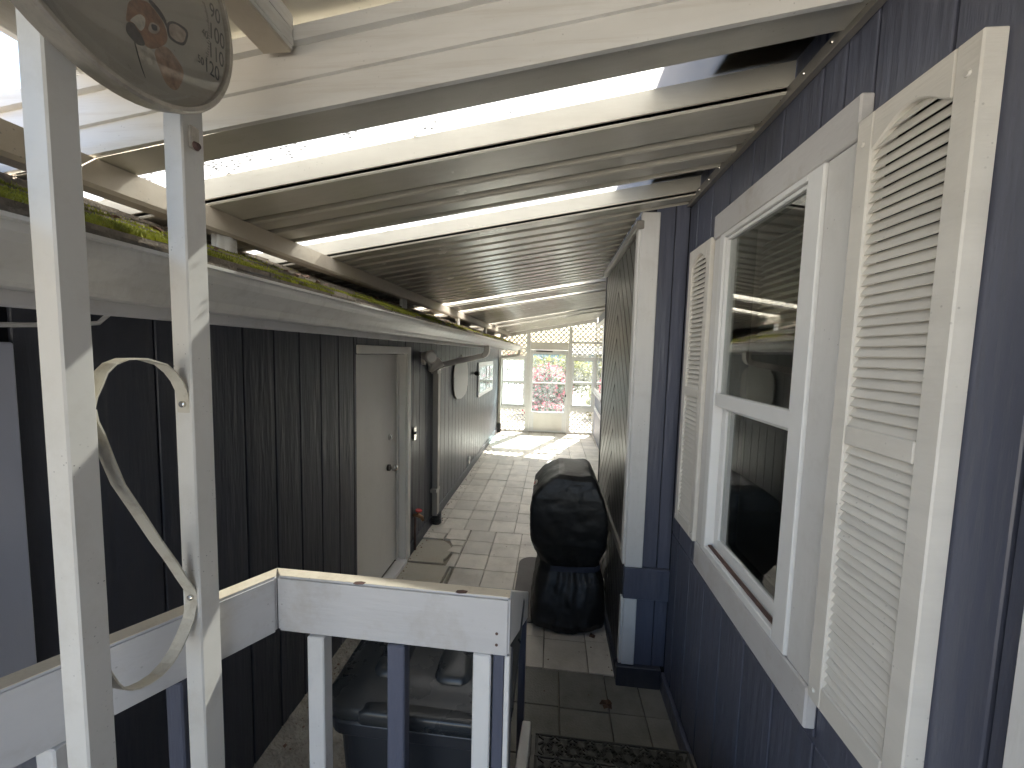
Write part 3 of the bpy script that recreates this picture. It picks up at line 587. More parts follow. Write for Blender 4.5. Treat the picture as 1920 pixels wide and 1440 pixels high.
# ================================================================== PATIO COVER
cover = thing('patio_cover', 'white ribbed aluminium patio cover with clear strips between shed and house', 'canopy', (0, 5, .7))
ZH = .715
def low(y): t = (y - 1.0) / 8.65; return (-1.27 + .21 * t, .513 - .012 * t)
def roofpt(y, x, dz=0.0):
    lx, lz = low(y); xh = .715; zh = ZH + .1535 * .715
    return (x, y, lz + (zh - lz) * (x - lx) / (xh - lx) + dz)
def xright(y): return .712 if y < BY0 else (.455 if y < BY1 else (.875 + .17 * (y - 3.62) / 6.03))
def pan(pts, name='roof_pan', m=None, th=.0016, x0=None):
    """pts: (y, dz) profile; pressed sheet between eave and house"""
    up = [(y, z) for y, z in pts]; dn = [(y, z + th) for y, z in reversed(pts)]
    ring = up + dn; ya, yb = pts[0][0], pts[-1][0]; ym = (ya + yb) / 2; xl = low(ym)[0] - .50 if x0 is None else x0; xr = xright(ym)
    xs = [xl + (xr - xl) * i / 4 for i in range(5)]
    b = MB(); b.loft([[roofpt(y, x, z) for y, z in ring] for x in xs])
    return b.build(name, m or MT['pan'], cover)
H_ = .088
def lip(y): return [(y, H_), (y + .002, .020), (y + .006, .018), (y + .006, .006), (y + .010, 0.0)]       # near edge of a pan after a gap: tall face with a small bead
# pans between the fascia and the second skylight
pan([(1.012, 0), (1.118, 0), (1.122, .010), (1.122, H_)])
def skylight(y0, y1, m='skylight'):
    return pan([(y0 - .012, H_ + .003), (y1 + .012, H_ + .003)], 'skylight_panel', MT[m], .0012)
skylight(1.122, 1.352)
pan(lip(1.352) + [(1.515, 0), (1.519, .045), (1.552, .045)])
pan([(1.5525, .045), (1.556, 0), (1.566, -.004), (1.572, 0), (1.648, 0), (1.652, .045), (1.690, .045)])
pan([(1.6905, .045), (1.694, 0), (1.704, -.004), (1.710, 0), (1.790, 0), (1.794, .030), (1.835, .030), (1.838, .004), (1.852, .004), (1.856, .020), (1.858, H_)])
skylight(1.858, 2.130)
SKY = [(4.22, 4.44), (4.90, 5.12), (6.95, 7.17), (7.65, 7.87)]
def run(y0, y1, p=.128):
    n = max(1, round((y1 - y0) / p)); p = (y1 - y0) / n
    for k in range(n):
        a = y0 + k * p; c = a + p
        pr = []
        if k == 0: pr += lip(a)
        else: pr += [(a + .0003, 0)]
        pr += [(a + p * .64, 0), (a + p * .64 + .003, .050), (c - .004, .050)]
        if k == n - 1: pr += [(c, H_)]
        else: pr += [(c - .001, .0), (c, 0)]
        pan(pr)
yy = 2.130
for s0, s1 in SKY:
    run(yy, s0); skylight(s0, s1, 'skylight_old'); yy = s1
run(yy, FW + .10)
for y0, y1 in ((1.115, 1.36), (1.85, 2.14)):            # wooden blocking left on top of the clear strips beside the house
    b = MB(); pl = [roofpt(y, x, H_ + .007) for x, y in ((.47, y0), (.695, y0), (.695, y1), (.455, y1))]
    b.hexa(pl, [(p[0], p[1], p[2] + .075) for p in pl]); b.build('eave_blocking', MT['eave'], cover, .012)
# eave beam on the shed roof, with fluted bracket posts
def beam_at(y): return low(y)
b = MB()
ys_ = [.55 + (FW - .55) * i / 12 for i in range(13)]
ring = lambda y: [(beam_at(y)[0] - .006, y, beam_at(y)[1] - .004), (beam_at(y)[0] - .006, y, beam_at(y)[1] - .075), (beam_at(y)[0] - .014, y, beam_at(y)[1] - .086), (beam_at(y)[0] - .070, y, beam_at(y)[1] - .086), (beam_at(y)[0] - .078, y, beam_at(y)[1] - .012)]
b.loft([ring(y) for y in ys_]); b.build('eave_beam', MT['tan_beam'], cover, 0)
for yv in (1.46, 3.22, 4.95, 6.75, 8.6):
    bx, bz = beam_at(yv); pts = []; z0 = rz(bx - .04) - .01; z1 = bz - .086
    ringp = []
    for i in range(40):
        a = 2 * math.pi * i / 40; r_ = .045 * (1 + .10 * math.cos(6 * a)); ringp.append((r_ * .55 * math.cos(a), r_ * math.sin(a) * 1.1))
    MB().loft([[(bx - .042 + p[0], yv + p[1], zz) for p in ringp] for zz in (z0, z1)]).build('bracket_post', MT['fascia'], cover)
# ledger channel along the house
b = MB(); b.hexa([(.694, .60, .800), (HX - .001, .60, .800), (HX - .001, BY0 - .02, .800), (.694, BY0 - .02, .800)], [(.694, .60, .842), (HX - .001, .60, .842), (HX - .001, BY0 - .02, .842), (.694, BY0 - .02, .842)])
led = b.build('ledger_channel', MT['ledger'], cover, .002)
b = MB(); b.box(.690, .6935, .60, BY0 - .02, .798, .806).build('channel_lip', MT['ledger'], led)
s0 = None
for k in range(14):
    y = .70 + k * .115
    if s0 is None: s0 = MB().tube([(.6905, y, .824), (.694, y, .824)], [.003, .004], 8).build('screw', MT['chrome'], led)
    else: copy_at(s0, (0, .115 * k, 0))
# stepped front fascia
def fz(x): return .702 + .147 * x
prof = [(1.010, .000), (.996, .000), (.994, .018), (.994, .024), (1.000, .070), (1.003, .078), (.994, .079), (.992, .104), (.992, .110), (.999, .158), (1.003, .165), (.986, .166), (.984, .200), (1.010, .203)]
b = MB(); b.loft([[(x, y, fz(x) + z) for y, z in prof] for x in (-1.62, -.8, 0, .66)]); b.build('front_fascia', MT['fascia'], cover)

# ================================================================== PORCH COVER overhead
porch = thing('porch_cover', 'higher white ribbed porch roof overhead with tan header beam', 'canopy', (-.7, 0, .74))
def pz(x): return .945 + .15 * x
for k in range(10):
    a = -1.5 + k * .265; c = a + .265
    pr = [(a, 0), (a + .15, 0), (a + .154, .055), (c - .004, .055), (c - .0005, 0)]
    ringf = pr + [(y, z + .0016) for y, z in reversed(pr)]
    MB().loft([[(x, y, pz(x) + z) for y, z in ringf] for x in (-1.30, -.3, .70)]).build('roof_pan', MT['pan'], porch)
hb = MB().box(-.752, -.676, -1.5, .982, .737, .834).build('header_beam', MT['tan_beam'], porch, .002)
MB().box(-.6757, -.6735, -1.5, .982, .744, .828).box(-.6734, -.671, -1.5, .982, .752, .772).box(-.6734, -.671, -1.5, .982, .790, .820).build('beam_cladding', MT['fascia'], hb)
b = MB(); b.box(-1.33, -1.301, -1.5, 1.15, pz(-1.3) - .02, pz(-1.3) + .07); b.build('edge_trim', MT['fascia'], porch, .003)

# ================================================================== SCROLL POSTS
K = .92
posts = thing('porch_post', 'white twin metal porch post with scroll strap between its two tubes', 'post', (-.69, .59, -1.44))
def tubepost(y0, y1): return MB().box(-.7145, -.676, y0, y1, -1.44, .737).build('post_tube', MT['post'], posts, .0025)
tubepost(.478, .5165); tubepost(.6725, .7185)
sc = [(.577, -.073), (.586, -.051), (.600, -.037), (.620, -.029), (.652, -.029), (.687, -.040), (.705, -.056), (.718, -.074), (.727, -.095), (.7305, -.118), (.7305, -.140)]
low_s = [(.574, -.153), (.588, -.205), (.601, -.249), (.630, -.312), (.661, -.381), (.690, -.440), (.712, -.490), (.726, -.520), (.7305, -.536), (.7295, -.556), (.722, -.583), (.707, -.607), (.690, -.628), (.671, -.642), (.650, -.648), (.628, -.645), (.610, -.638), (.596, -.628), (.585, -.615), (.577, -.600)]
def strap(pts, name):
    th = .0025; b = MB(); P_ = [Vector((p[0] * K, p[1] * K)) for p in pts]; rings = []
    for i, p in enumerate(P_):
        t = (P_[min(i + 1, len(P_) - 1)] - P_[max(i - 1, 0)]).normalized(); n = Vector((-t.y, t.x)) * th
        rings.append([(-.7075, p.x, p.y), (-.6825, p.x, p.y), (-.6825, p.x + n.x, p.y + n.y), (-.7075, p.x + n.x, p.y + n.y)])
    return b.loft(rings).build(name, MT['scroll'], posts)
# hidden back of the scroll: it closes against the near tube
strap([(.5635, -.140), (.564, -.110)] + [(.569, -.090)] + sc, 'scroll_strap'); strap([(.5635, -.110), (.566, -.130)] + low_s + [(.570, -.580), (.5635, -.560)], 'scroll_strap')
for y, z in ((.7305, -.122), (.7305, -.540)):
    MB().tube([(-.695, y * K + .0005, z * K), (-.695, y * K - .004, z * K), (-.695, y * K - .0055, z * K)], [.0065, .006, .0035], 12).build('rivet', MT['chrome'], posts)

# ================================================================== THERMOMETER
DY, DZ, DX = .5525, .5625, -.640
th_ = thing('dial_thermometer', 'large round dial thermometer with deer picture hung on the scroll post', 'thermometer', (DX, DY, DZ))
NR = 72
def circ(x, r): return [(x, DY + r * math.cos(2 * math.pi * i / NR), DZ + r * math.sin(2 * math.pi * i / NR)) for i in range(NR)]
MB().loft([circ(DX - .026, .178), circ(DX - .026, .189), circ(DX - .004, .1915), circ(DX + .006, .1915), circ(DX + .010, .188), circ(DX + .010, .182), circ(DX + .0018, .181)], cap=False).build('rim', MT['rim'], th_)
MB().loft([circ(DX + .0005, .182), circ(DX + .0015, .182)]).build('dial_face', MT['dial'], th_)
rr = [(.181 * math.cos(a), .016 * math.sin(a)) for a in [rad(q) for q in (0, 12, 25, 38, 50, 62, 74, 84, 89.5)]]
MB().loft([circ(DX + .0045 + h, max(r, .001)) for r, h in rr], cap=False).build('glass_dome', MT['dome'], th_, smooth=True)
art = dict(
 neck=('print_fawn', [(0.0388, -0.1029), (0.0603, -0.0793), (0.0836, -0.0904), (0.0908, -0.1006), (0.0882, -0.1158), (0.0757, -0.1424), (0.0575, -0.1424), (0.0463, -0.1211)]),
 head=('print_brown', [(0.0052, -0.0571), (0.0322, -0.036), (0.0466, -0.041), (0.0583, -0.0474), (0.0645, -0.0649), (0.0603, -0.0793), (0.0388, -0.1029), (0.0257, -0.1063), (0.02, -0.0954), (0.0082, -0.0867), (-0.0001, -0.0918), (0.0012, -0.0791)]),
 throat=('print_pale', [(0.0108, -0.1113), (0.0256, -0.1078), (0.0388, -0.1029), (0.0463, -0.1211), (0.0244, -0.1347), (0.0167, -0.1325)]),
 face=('print_pale', [(0.0038, -0.0873), (0.0199, -0.0641), (0.0293, -0.0641), (0.027, -0.0795), (0.0202, -0.0908), (0.0113, -0.085)]),
 nose=('print_dark', [(0.0007, -0.0912), (0.0113, -0.085), (0.0148, -0.0904), (0.0223, -0.0952), (0.0274, -0.1051), (0.016, -0.1134), (0.0056, -0.1107), (-0.0015, -0.1059)]),
 ring=('print_tan', [(0.0365, -0.0628), (0.049, -0.0580), (0.0515, -0.0640), (0.0450, -0.0750), (0.0370, -0.0800), (0.0310, -0.0790)]),
 eye=('print_dark', [(0.0365, -0.0660), (0.0465, -0.0610), (0.0470, -0.0690), (0.0385, -0.0745)]),
 ear=('print_dark', [(0.0619, -0.0437), (0.0769, -0.0303), (0.1039, -0.0251), (0.0946, -0.0574), (0.0772, -0.0652), (0.0636, -0.0656)]),
 ear_lining=('print_tan', [(0.0664, -0.0434), (0.0777, -0.0338), (0.0987, -0.0308), (0.0918, -0.0544), (0.0774, -0.061), (0.0665, -0.0602)]),
 chest=('print_dark', [(0.0092, -0.1124), (0.0112, -0.1110), (0.0180, -0.1370), (0.0247, -0.1541), (0.0238, -0.1547), (0.0168, -0.1400)]),
 brow=('print_dark', [(0.0322, -0.036), (0.0389, -0.0296), (0.0537, -0.0337), (0.062, -0.0412), (0.0649, -0.0566), (0.0583, -0.0474), (0.0466, -0.041)]))
def smooth_poly(p):
    for _ in range(2):
        q = []
        for i in range(len(p)):
            a, c = p[i], p[(i + 1) % len(p)]; q += [(a[0] * .78 + c[0] * .22, a[1] * .78 + c[1] * .22), (a[0] * .22 + c[0] * .78, a[1] * .22 + c[1] * .78)]
        p = q
    return p
lv = 0
for k, (mm, pl) in art.items():
    lv += 1; x = DX + .0016 + lv * .00008
    MB().prism([(DY + p[0], DZ + p[1]) for p in smooth_poly(pl)], 'x', x, x + .00006).build('deer_' + k, MT[mm], th_)
def dial_text(t, y, z, h, sx=.62):
    cu = bpy.data.curves.new('numeral', 'FONT'); cu.body = t; cu.size = h / .70; cu.align_x = 'CENTER'; cu.align_y = 'CENTER'; cu.extrude = .00008
    tmp = bpy.data.objects.new('tmp', cu); COL.objects.link(tmp); dg = bpy.context.evaluated_depsgraph_get(); me = bpy.data.meshes.new_from_object(tmp.evaluated_get(dg)); bpy.data.objects.remove(tmp)
    for v in me.vertices: a = v.co.copy(); v.co = (.0024 + a.z, y + a.x * sx, z + a.y)
    me.materials.clear(); me.materials.append(MT['print_ink']); o = bpy.data.objects.new('numeral', me); COL.objects.link(o); o.parent = th_; return o
for t, y, z, h in (('90', .1575, .0446, .024), ('100', .1600, .0077, .027), ('110', .1575, -.0270, .026), ('120', .1470, -.0590, .025), ('40', .1347, -.0067, .013), ('50', .1240, -.0588, .013), ('80', .153, .082, .024), ('70', .141, .113, .024)): dial_text(t, y, z, h, .62 if len(t) == 3 else .7)
b = MB(); tk = [(0.1368, 0.0443), (0.1418, 0.0325), (0.1445, 0.0186), (0.1454, 0.0014), (0.1442, -0.0175), (0.1411, -0.0377), (0.136, -0.0557)]
for i in range(len(tk) - 1):
    for q in range(4):
        t = q / 4; y = tk[i][0] * (1 - t) + tk[i + 1][0] * t; z = tk[i][1] * (1 - t) + tk[i + 1][1] * t; w = .0035 if q else .006
        b.box(DX + .0023, DX + .0025, DY + y - w, DY + y, DZ + z - .0005, DZ + z + .0005)
b.build('scale_ticks', MT['print_ink'], th_)
br = MB(); br.box(-.676, -.662, .486, .510, .535, .585).box(-.6765, -.664, .500, .545, .545, .562); br.build('mounting_bracket', MT['rust'], th_, .003)
br = MB(); br.box(-.675, -.667, .682, .700, .360, .400); br.build('mounting_tab', MT['rim'], th_, .002); MB().tube([(-.667, .691, .366), (-.661, .691, .366)], [.008, .005], 12).build('mounting_screw', MT['rust'], th_)

# ================================================================== PORCH: deck, steps, railing
DK = -1.44
deck = thing('porch_steps', 'grey painted porch deck with steps going down to the paved floor', 'steps', (.3, 1.2, F))
st = .138; x = -.075
bd = None
for k in range(17):
    y = .895 - .145 * (k + 1)
    if bd is None: bd = box('deck_board', MT['tread'], deck, -.86, .70, y, y + .14, DK - .035, DK, .004)
    else: copy_at(bd, (0, -.145 * k, 0))
box('deck_skirt', MT['shed_navy'], deck, -.86, -.088, .850, .868, F - .02, DK - .036, .003)
box('deck_skirt', MT['shed_navy'], deck, -.86, -.842, -1.55, .849, F - .02, DK - .036, .003)
box('deck_frame', MT['dark_gap'], deck, -.84, .69, -1.55, .848, F, DK - .037)
box('deck_board', MT['tread'], deck, -.04, .69, .90, 1.215, DK - .035, DK, .004)
for zt, y0, y1 in ((-1.61, 1.195, 1.463), (-1.78, 1.445, 1.715)):
    box('step_tread', MT['tread'], deck, -.042, .690, y0, y1, zt - .035, zt, .006); box('step_riser', MT['tread'], deck, -.040, .690, y0 + .225, y0 + .245, F if zt < -1.7 else zt - .17, zt - .036, .003)
box('step_riser', MT['tread'], deck, -.04, .69, 1.17, 1.19, -1.61, DK - .036)
MB().prism([(.90, DK + .02), (1.20, DK + .02), (1.735, -1.74), (1.735, F), (.90, F)], 'x', -.085, -.044).build('stringer', MT['white_wood'], deck, .004)
for k, (zt, y0, y1) in enumerate(((-1.78, 1.50, 1.712), (-1.61, 1.245, 1.458))):
    tm = thing('stair_mat', ('lower' if k == 0 else 'upper') + ' black openwork star-pattern rubber mat on the porch steps', 'mat', (.32, y0, zt), 'star mats on the porch steps')
    MB().box(-.02, .67, y1 - .008, y1, zt + .001, zt + .010).box(-.02, .67, y0, y0 + .008, zt + .001, zt + .010).box(-.02, -.008, y0 + .009, y1 - .009, zt + .001, zt + .010).box(.658, .67, y0 + .009, y1 - .009, zt + .001, zt + .010).build('border', MT['rubber'], tm, .002)
    b = MB(); r = .046
    row = 0; yy0 = y1 - .030
    while yy0 > y0 + .02:
        xx = .03 + (row % 2) * r * .87
        while xx < .65:
            for a in range(12):
                an = rad(a * 30); p0 = (xx + .011 * math.cos(an), yy0 + .011 * math.sin(an)); p1 = (xx + r * (.98 if a % 2 == 0 else .86) * math.cos(an), yy0 + r * (.98 if a % 2 == 0 else .86) * math.sin(an))
                n_ = Vector((-math.sin(an), math.cos(an))) * .0034
                if p1[1] > y1 - .006 or p1[1] < y0 + .004 or p1[0] > .66 or p1[0] < -.01: continue
                b.prism([(p0[0] - n_.x, p0[1] - n_.y), (p1[0] - n_.x, p1[1] - n_.y), (p1[0] + n_.x, p1[1] + n_.y), (p0[0] + n_.x, p0[1] + n_.y)], 'z', zt + .001, zt + .009)
            b.tube([(xx, yy0, zt + .001), (xx, yy0, zt + .009)], .012, 10)
            xx += r * 1.74
        yy0 -= r * .80; row += 1
    b.build('star_web', MT['rubber'], tm)

rail = thing('porch_railing', 'white painted porch railing with wide top boards and alternating white and blue balusters', 'railing', (-.4, .86, DK))
ZR0, ZR1 = -.690, -.550
def quadbox(pts, z0, z1): return MB().hexa([(p[0], p[1], z0) for p in pts], [(p[0], p[1], z1) for p in pts])
C0, C1 = (-.641, .843), (-.668, .879)
quadbox([C0, (-.076, .835), (-.076, .872), C1], ZR0, ZR1).build('rail_board', MT['white_wood_h'], rail, .005, segs=2)
d = Vector((-.846 + .641, .492 - .843)).normalized() * .80; E0 = (C0[0] + d.x, C0[1] + d.y); E1 = (C1[0] + d.x, C1[1] + d.y)
quadbox([(C0[0] - .001, C0[1] - .002), (C1[0] - .001, C1[1] - .002), E1, E0], ZR0, ZR1).build('rail_board', MT['white_wood_h'], rail, .005, segs=2)
quadbox([(C0[0] + .004, C0[1] + .004), (-.078, .840), (-.078, .868), (C1[0] + .002, C1[1] - .003)], ZR1, ZR1 + .0012).build('worn_lit_top', MT['rail_top'], rail)  # thin top skin, worn paint with warm light in its colour
quadbox([(C0[0] - .004, C0[1] + .001), (C1[0] + .002, C1[1] - .004), (E1[0] + .003, E1[1]), (E0[0] - .003, E0[1])], ZR1, ZR1 + .0012).build('worn_lit_top', MT['rail_top'], rail)
# bevelled end block
MB().prism([(.8745, -.553), (1.88, -1.19), (1.88, -1.33), (.8745, -.700)], 'x', -.113, -.080).build('stair_rail_board', MT['white_wood'], rail, .004)
box('stair_rail_post', MT['navy'], rail, -.1125, -.0805, 1.74, 1.80, F, -1.245, .003)
for x, m in ((-.564, 'white_wood'), (-.364, 'navy'), (-.159, 'white_wood')): box('baluster', MT[m], rail, x, x + .042, .836, .874, DK - .12, ZR0 - .0005, .003)
box('end_post', MT['navy'], rail, -.150, -.1135, .8765, .935, DK - .3, ZR0 + .02, .003); box('end_post_face', MT['white_wood'], rail, -.086, -.074, .838, .8735, DK - .3, ZR0 - .0005, .002); box('end_post', MT['navy'], rail, -.1125, -.0875, .842, .8735, DK - .3, ZR0 - .0005, .002); box('end_post', MT['navy'], rail, -.112, -.0745, .876, .93, DK - .3, -.735, .003)
for k in range(1, 6):
    p = Vector(C0) + d.normalized() * (.17 * k + .02); o_ = Vector((d.y, -d.x)).normalized() * .02
    p = p + (Vector(C1) - Vector(C0)) * .5
    MB().box(p.x - .019, p.x + .019, p.y - .019, p.y + .019, DK - .12, ZR0 - .0005).build('baluster', MT['navy'] if k % 2 else MT['white_wood'], rail, .003)
for x, z in ((-.105, -.635), (-.105, -.662)): MB().tube([(x, .8365, z), (x, .8345, z)], .0035, 8).build('nail', MT['rust'], rail)
for x, y in ((-.435, .845), (-.19, .846)): MB().prism([(x - .013, y - .006), (x - .004, y - .009), (x + .012, y - .006), (x + .014, y + .003), (x + .002, y + .005), (x - .011, y + .002)], 'z', ZR1 + .0012, ZR1 + .0020).build('bare_wood_chip', MT['rust'], rail)

# ================================================================== TRASH CART
cart = thing('trash_cart', 'slate grey plastic trash cart with lid standing behind the porch railing', 'trash cart', (-.34, 1.2, F))
def rrect(cx, cy, hx, hy, r, n=6):
    out = []
    for qx, qy, a0 in ((1, 1, 0), (-1, 1, 90), (-1, -1, 180), (1, -1, 270)):
        for i in range(n + 1): a = rad(a0 + 90 * i / n); out.append((cx + qx * (hx - r) + r * math.cos(a), cy + qy * (hy - r) + r * math.sin(a)))
    return out
bx, by = -.342, 1.215
b = MB(); rings = []
for z, hx, hy, r in ((F + .03, .185, .20, .04), (F + .10, .19, .205, .05), (-1.10, .225, .255, .05), (-1.055, .228, .258, .05), (-1.05, .245, .275, .055), (-1.01, .247, .277, .055), (-1.005, .238, .268, .05), (-.985, .238, .268, .05)):
    rings.append([(p[0], p[1], z) for p in rrect(bx, by, hx, hy, r)])
b.loft(rings); b.build('body', MT['bin'], cart, .004)
# lid: rolled rim, slightly domed top, two raised ribs and a front lip
LB = .006                                  # the lid sits a little skewed
def lr(z, hx, hy, r): return [(p[0] + LB, p[1], z + .02 * (p[1] - by)) for p in rrect(bx, by, hx, hy, r, 8)]
ld = MB().loft([lr(-.990, .252, .278, .06), lr(-.985, .260, .286, .066), lr(-.957, .262, .288, .07), lr(-.950, .256, .282, .068), lr(-.951, .240, .266, .06), lr(-.946, .228, .254, .055), lr(-.938, .15, .17, .05), lr(-.934, .05, .06, .03)]).build('lid', MT['bin_lid'], cart, smooth=True)
for cx_, w_ in ((bx - .105, .050), (bx + .085, .058)):
    rr_ = lambda z, k: [(p[0], p[1], z + .02 * (p[1] - by)) for p in rrect(cx_, by + .01, w_ * k, .205 * (1 - (1 - k) * .25), .035 * k, 6)]
    MB().loft([rr_(-.956, 1.0), rr_(-.938, .94), rr_(-.926, .84), rr_(-.921, .66)]).build('lid_rib', MT['bin_lid'], ld, smooth=True)
MB().loft([[(p[0], p[1], z) for p in rrect(bx + .02, by - .272, .165 * k, .022 * k, .018 * k, 6)] for z, k in ((-.992, 1), (-.962, 1), (-.955, .9), (-.953, .6))]).build('lid_lip', MT['bin_lid'], ld, smooth=True)
for y in (1.02, 1.045, 1.19): MB().box(bx - .236, bx - .218, y, y + .010, -.9535, -.9465).build('lid_slot', MT['black_plastic'], ld)
b = MB(); b.tube([(bx - .2, by + .30, -1.0), (bx + .2, by + .30, -1.0)], .014, 10); b.build('handle', MT['bin'], cart, smooth=True)
for sx in (-1, 1): b = MB(); b.tube([(bx + sx * .19, by + .235, F + .11), (bx + sx * .235, by + .235, F + .11)], .11, 24); b.build('wheel', MT['black_plastic'], cart, .006)

# ================================================================== COVERED GRILL
gr = thing('covered_grill', 'barbecue grill under a black fitted cover standing against the house', 'grill', (.17, 2.9, F))
# rows: z, x-left, x-right, y-near, y-far, roundness
rows = [(F + .005, -.105, .425, 2.61, 3.20, .13), (F + .06, -.105, .43, 2.60, 3.20, .13), (F + .20, -.095, .425, 2.63, 3.18, .12), (F + .33, -.075, .415, 2.67, 3.16, .11), (-1.55, -.058, .392, 2.71, 3.14, .10), (-1.50, -.056, .390, 2.715, 3.14, .10),
        (-1.43, -.078, .405, 2.69, 3.16, .08), (-1.33, -.112, .424, 2.66, 3.20, .055), (-1.22, -.124, .430, 2.65, 3.22, .040), (-1.10, -.124, .418, 2.648, 3.23, .030), (-1.00, -.112, .388, 2.65, 3.225, .028), (-.915, -.045, .352, 2.665, 3.215, .028), (-.868, .020, .330, 2.68, 3.20, .028), (-.842, .072, .300, 2.71, 3.18, .028), (-.836, .11, .27, 2.78, 3.12, .03)]
rings = []; n = 12
def lerp_rows(t):
    k = t * (len(rows) - 1); i = min(int(k), len(rows) - 2); f = k - i;     return [a * (1 - f) + c * f for a, c in zip(rows[i], rows[i + 1])]
for s in range(131):
    z, xl, xr, ya, yb, r = lerp_rows(s / 130)
    pts = []
    for p in rrect((xl + xr) / 2, (ya + yb) / 2, (xr - xl) / 2, (yb - ya) / 2, r, 8):
        pts.append(p)
    # densify the straight sides for folds
    dp = []
    for i in range(len(pts)):
        a, c = pts[i], pts[(i + 1) % len(pts)]; L_ = math.dist(a, c); m_ = 22 if i % 9 == 8 else 1
        for q in range(m_): t = q / m_; dp.append((a[0] + (c[0] - a[0]) * t, a[1] + (c[1] - a[1]) * t))
    ring = []
    cx, cy = (xl + xr) / 2, (ya + yb) / 2; waist = math.exp(-((z + 1.53) / .16) ** 2); skirt = max(0, min(1, (-1.5 - z) / .4))
    for i, p in enumerate(dp):
        a = math.atan2(p[1] - cy, p[0] - cx)
        f = 0.006 * waist * math.sin(a * 19 + 2 * math.sin(z * 9)) + .014 * skirt * (math.sin(a * 9 + 1.6 * math.sin(a * 2.3) + z * 2.2) * .6 + math.sin(a * 17 + z * 3 + 1) * .3) + .007 * mnoise.noise((p[0] * 5, p[1] * 5, z * 4)) - .007 * max(0, .35 - abs(mnoise.noise((p[0] * 9 + z * 3, p[1] * 9 - z * 4, z * 4)))) * 2 - .006 * max(0, .3 - abs(mnoise.noise((p[0] * 22, p[1] * 22 + z * 9, z * 15)))) * 2
        dxy = Vector((p[0] - cx, p[1] - cy)); l = dxy.length; dxy = dxy * ((l + f) / max(l, 1e-4))
        ring.append((min(cx + dxy.x, .442), cy + dxy.y, z + (.008 * mnoise.noise((p[0] * 7, p[1] * 7, 5)) if z > -.9 else (max(0, .02 + .03 * mnoise.noise((p[0] * 6, p[1] * 6, 2))) + .05 * max(0, .12 - p[0])) * max(0, 1 - (z - F) / .12))))
    rings.append(ring)
cv_ = MB().loft(rings).build('fabric_cover', MT['cover'], gr, smooth=True)
# strap round the waist at the near side
b = MB(); pp = [(.035, 2.697), (.06, 2.694), (.16, 2.690), (.27, 2.694), (.345, 2.705), (.385, 2.735), (.40, 2.80)]
b.loft([[(x, y, -1.535 + .03 * (x - .1)), (x * .998, y - .004, -1.535 + .03 * (x - .1)), (x * .998, y - .004, -1.497 + .03 * (x - .1)), (x, y, -1.497 + .03 * (x - .1))] for x, y in pp]); b.build('waist_strap', MT['strap'], gr)
b = MB(); c_ = Vector((-.093, 2.93, -.985)); t1 = Vector((0, 1, 0)); t2 = Vector((.55, 0, .83)).normalized(); nn = Vector((-.83, 0, .55)).normalized()
def badge(hw_, hh, off, m, nm):
    q = [c_ + nn * off + t1 * (hw_ * math.cos(a)) + t2 * (hh * math.sin(a)) for a in [2 * math.pi * i / 20 for i in range(20)]]
    MB().loft([[p - nn * .012 for p in q], q]).build(nm, m, gr)
badge(.055, .022, .010, MT['badge'], 'badge'); badge(.03, .010, .012, MT['badge_red'], 'badge_emblem')
mt = MB().prism(rrect(.075, 3.16, .32, .46, .12), 'z', F + .004, F + .010).build('grill_mat', MT['grey_mat'], None, .002)
tag(mt, 'flat grey mat with rounded corners under the covered grill', 'mat')
# dry leaf on the pavers
lf = []
for i, (a, r) in enumerate([(0, .036), (25, .030), (50, .042), (75, .026), (100, .046), (125, .030), (150, .040), (180, .026), (215, .030), (260, .020), (300, .034), (335, .026)]): lf.append((.364 + r * math.cos(rad(a + 20)), 2.087 + r * math.sin(rad(a + 20)), F + .006 + .012 * mnoise.noise((a * .05, r * 30, 2)) + .010 * (i % 2)))
b = MB(); b.add(lf + [(.364, 2.087, F + .012)] + [(p[0], p[1], p[2] - .0008) for p in lf], [(i, (i + 1) % 12, 12) for i in range(12)] + [(13 + (i + 1) % 12, 13 + i, i, (i + 1) % 12) for i in range(12)])
tag(b.build('fallen_leaf', MT['leaf_dead']), 'dry brown leaf lying on the dark pavers by the steps', 'leaf')
b = MB(); b.add([(.315, 2.62, F + .004), (.35, 2.60, F + .008), (.362, 2.635, F + .004), (.33, 2.655, F + .010), (.335, 2.627, F + .016)], [(0, 1, 4), (1, 2, 4), (2, 3, 4), (3, 0, 4)])
tag(b.build('leaf_scrap', MT['leaf_dead']), 'small crumpled leaf scrap on the pavers near the grill', 'leaf')

# ================================================================== FAR SCREEN WALL
sw_ = thing('screen_wall', 'white lattice and window end wall closing the far end of the passage', 'wall', (-.1, FW, F))
def wb(name, m, x0, x1, z0, z1, y0=FW, y1=FW + .06, bev=.004, parent=None): return box(name, m, parent or sw_, x0, x1, y0, y1, z0, z1, bev)
W_ = MT['white_wood']
def top(x): return roofpt(FW, x)[2] - .004
MB().prism([(-1.30, top(-1.30) - .09), (1.05, top(1.05) - .09), (1.05, top(1.05)), (-1.30, top(-1.30))], 'y', FW, FW + .06).build('top_plate', W_, sw_, .003)
wb('wall_post', W_, -1.31, -1.25, F, top(-1.28) - .10); wb('wall_post', W_, -.64, -.535, F, top(-.58) - .092); wb('wall_post', W_, .385, .475, F, top(.4) - .092); wb('wall_post', W_, 1.02, 1.075, F, top(1.05) - .092)
wb('header_panel', MT['door_white'], -.534, .384, .10, .285); wb('rail', W_, -1.249, -.641, -.10, -.055); wb('rail', W_, -1.249, -.641, .10, .14)
wb('rail', W_, .476, 1.019, .265, .32); wb('rail', W_, .476, 1.019, -.10, -.055)
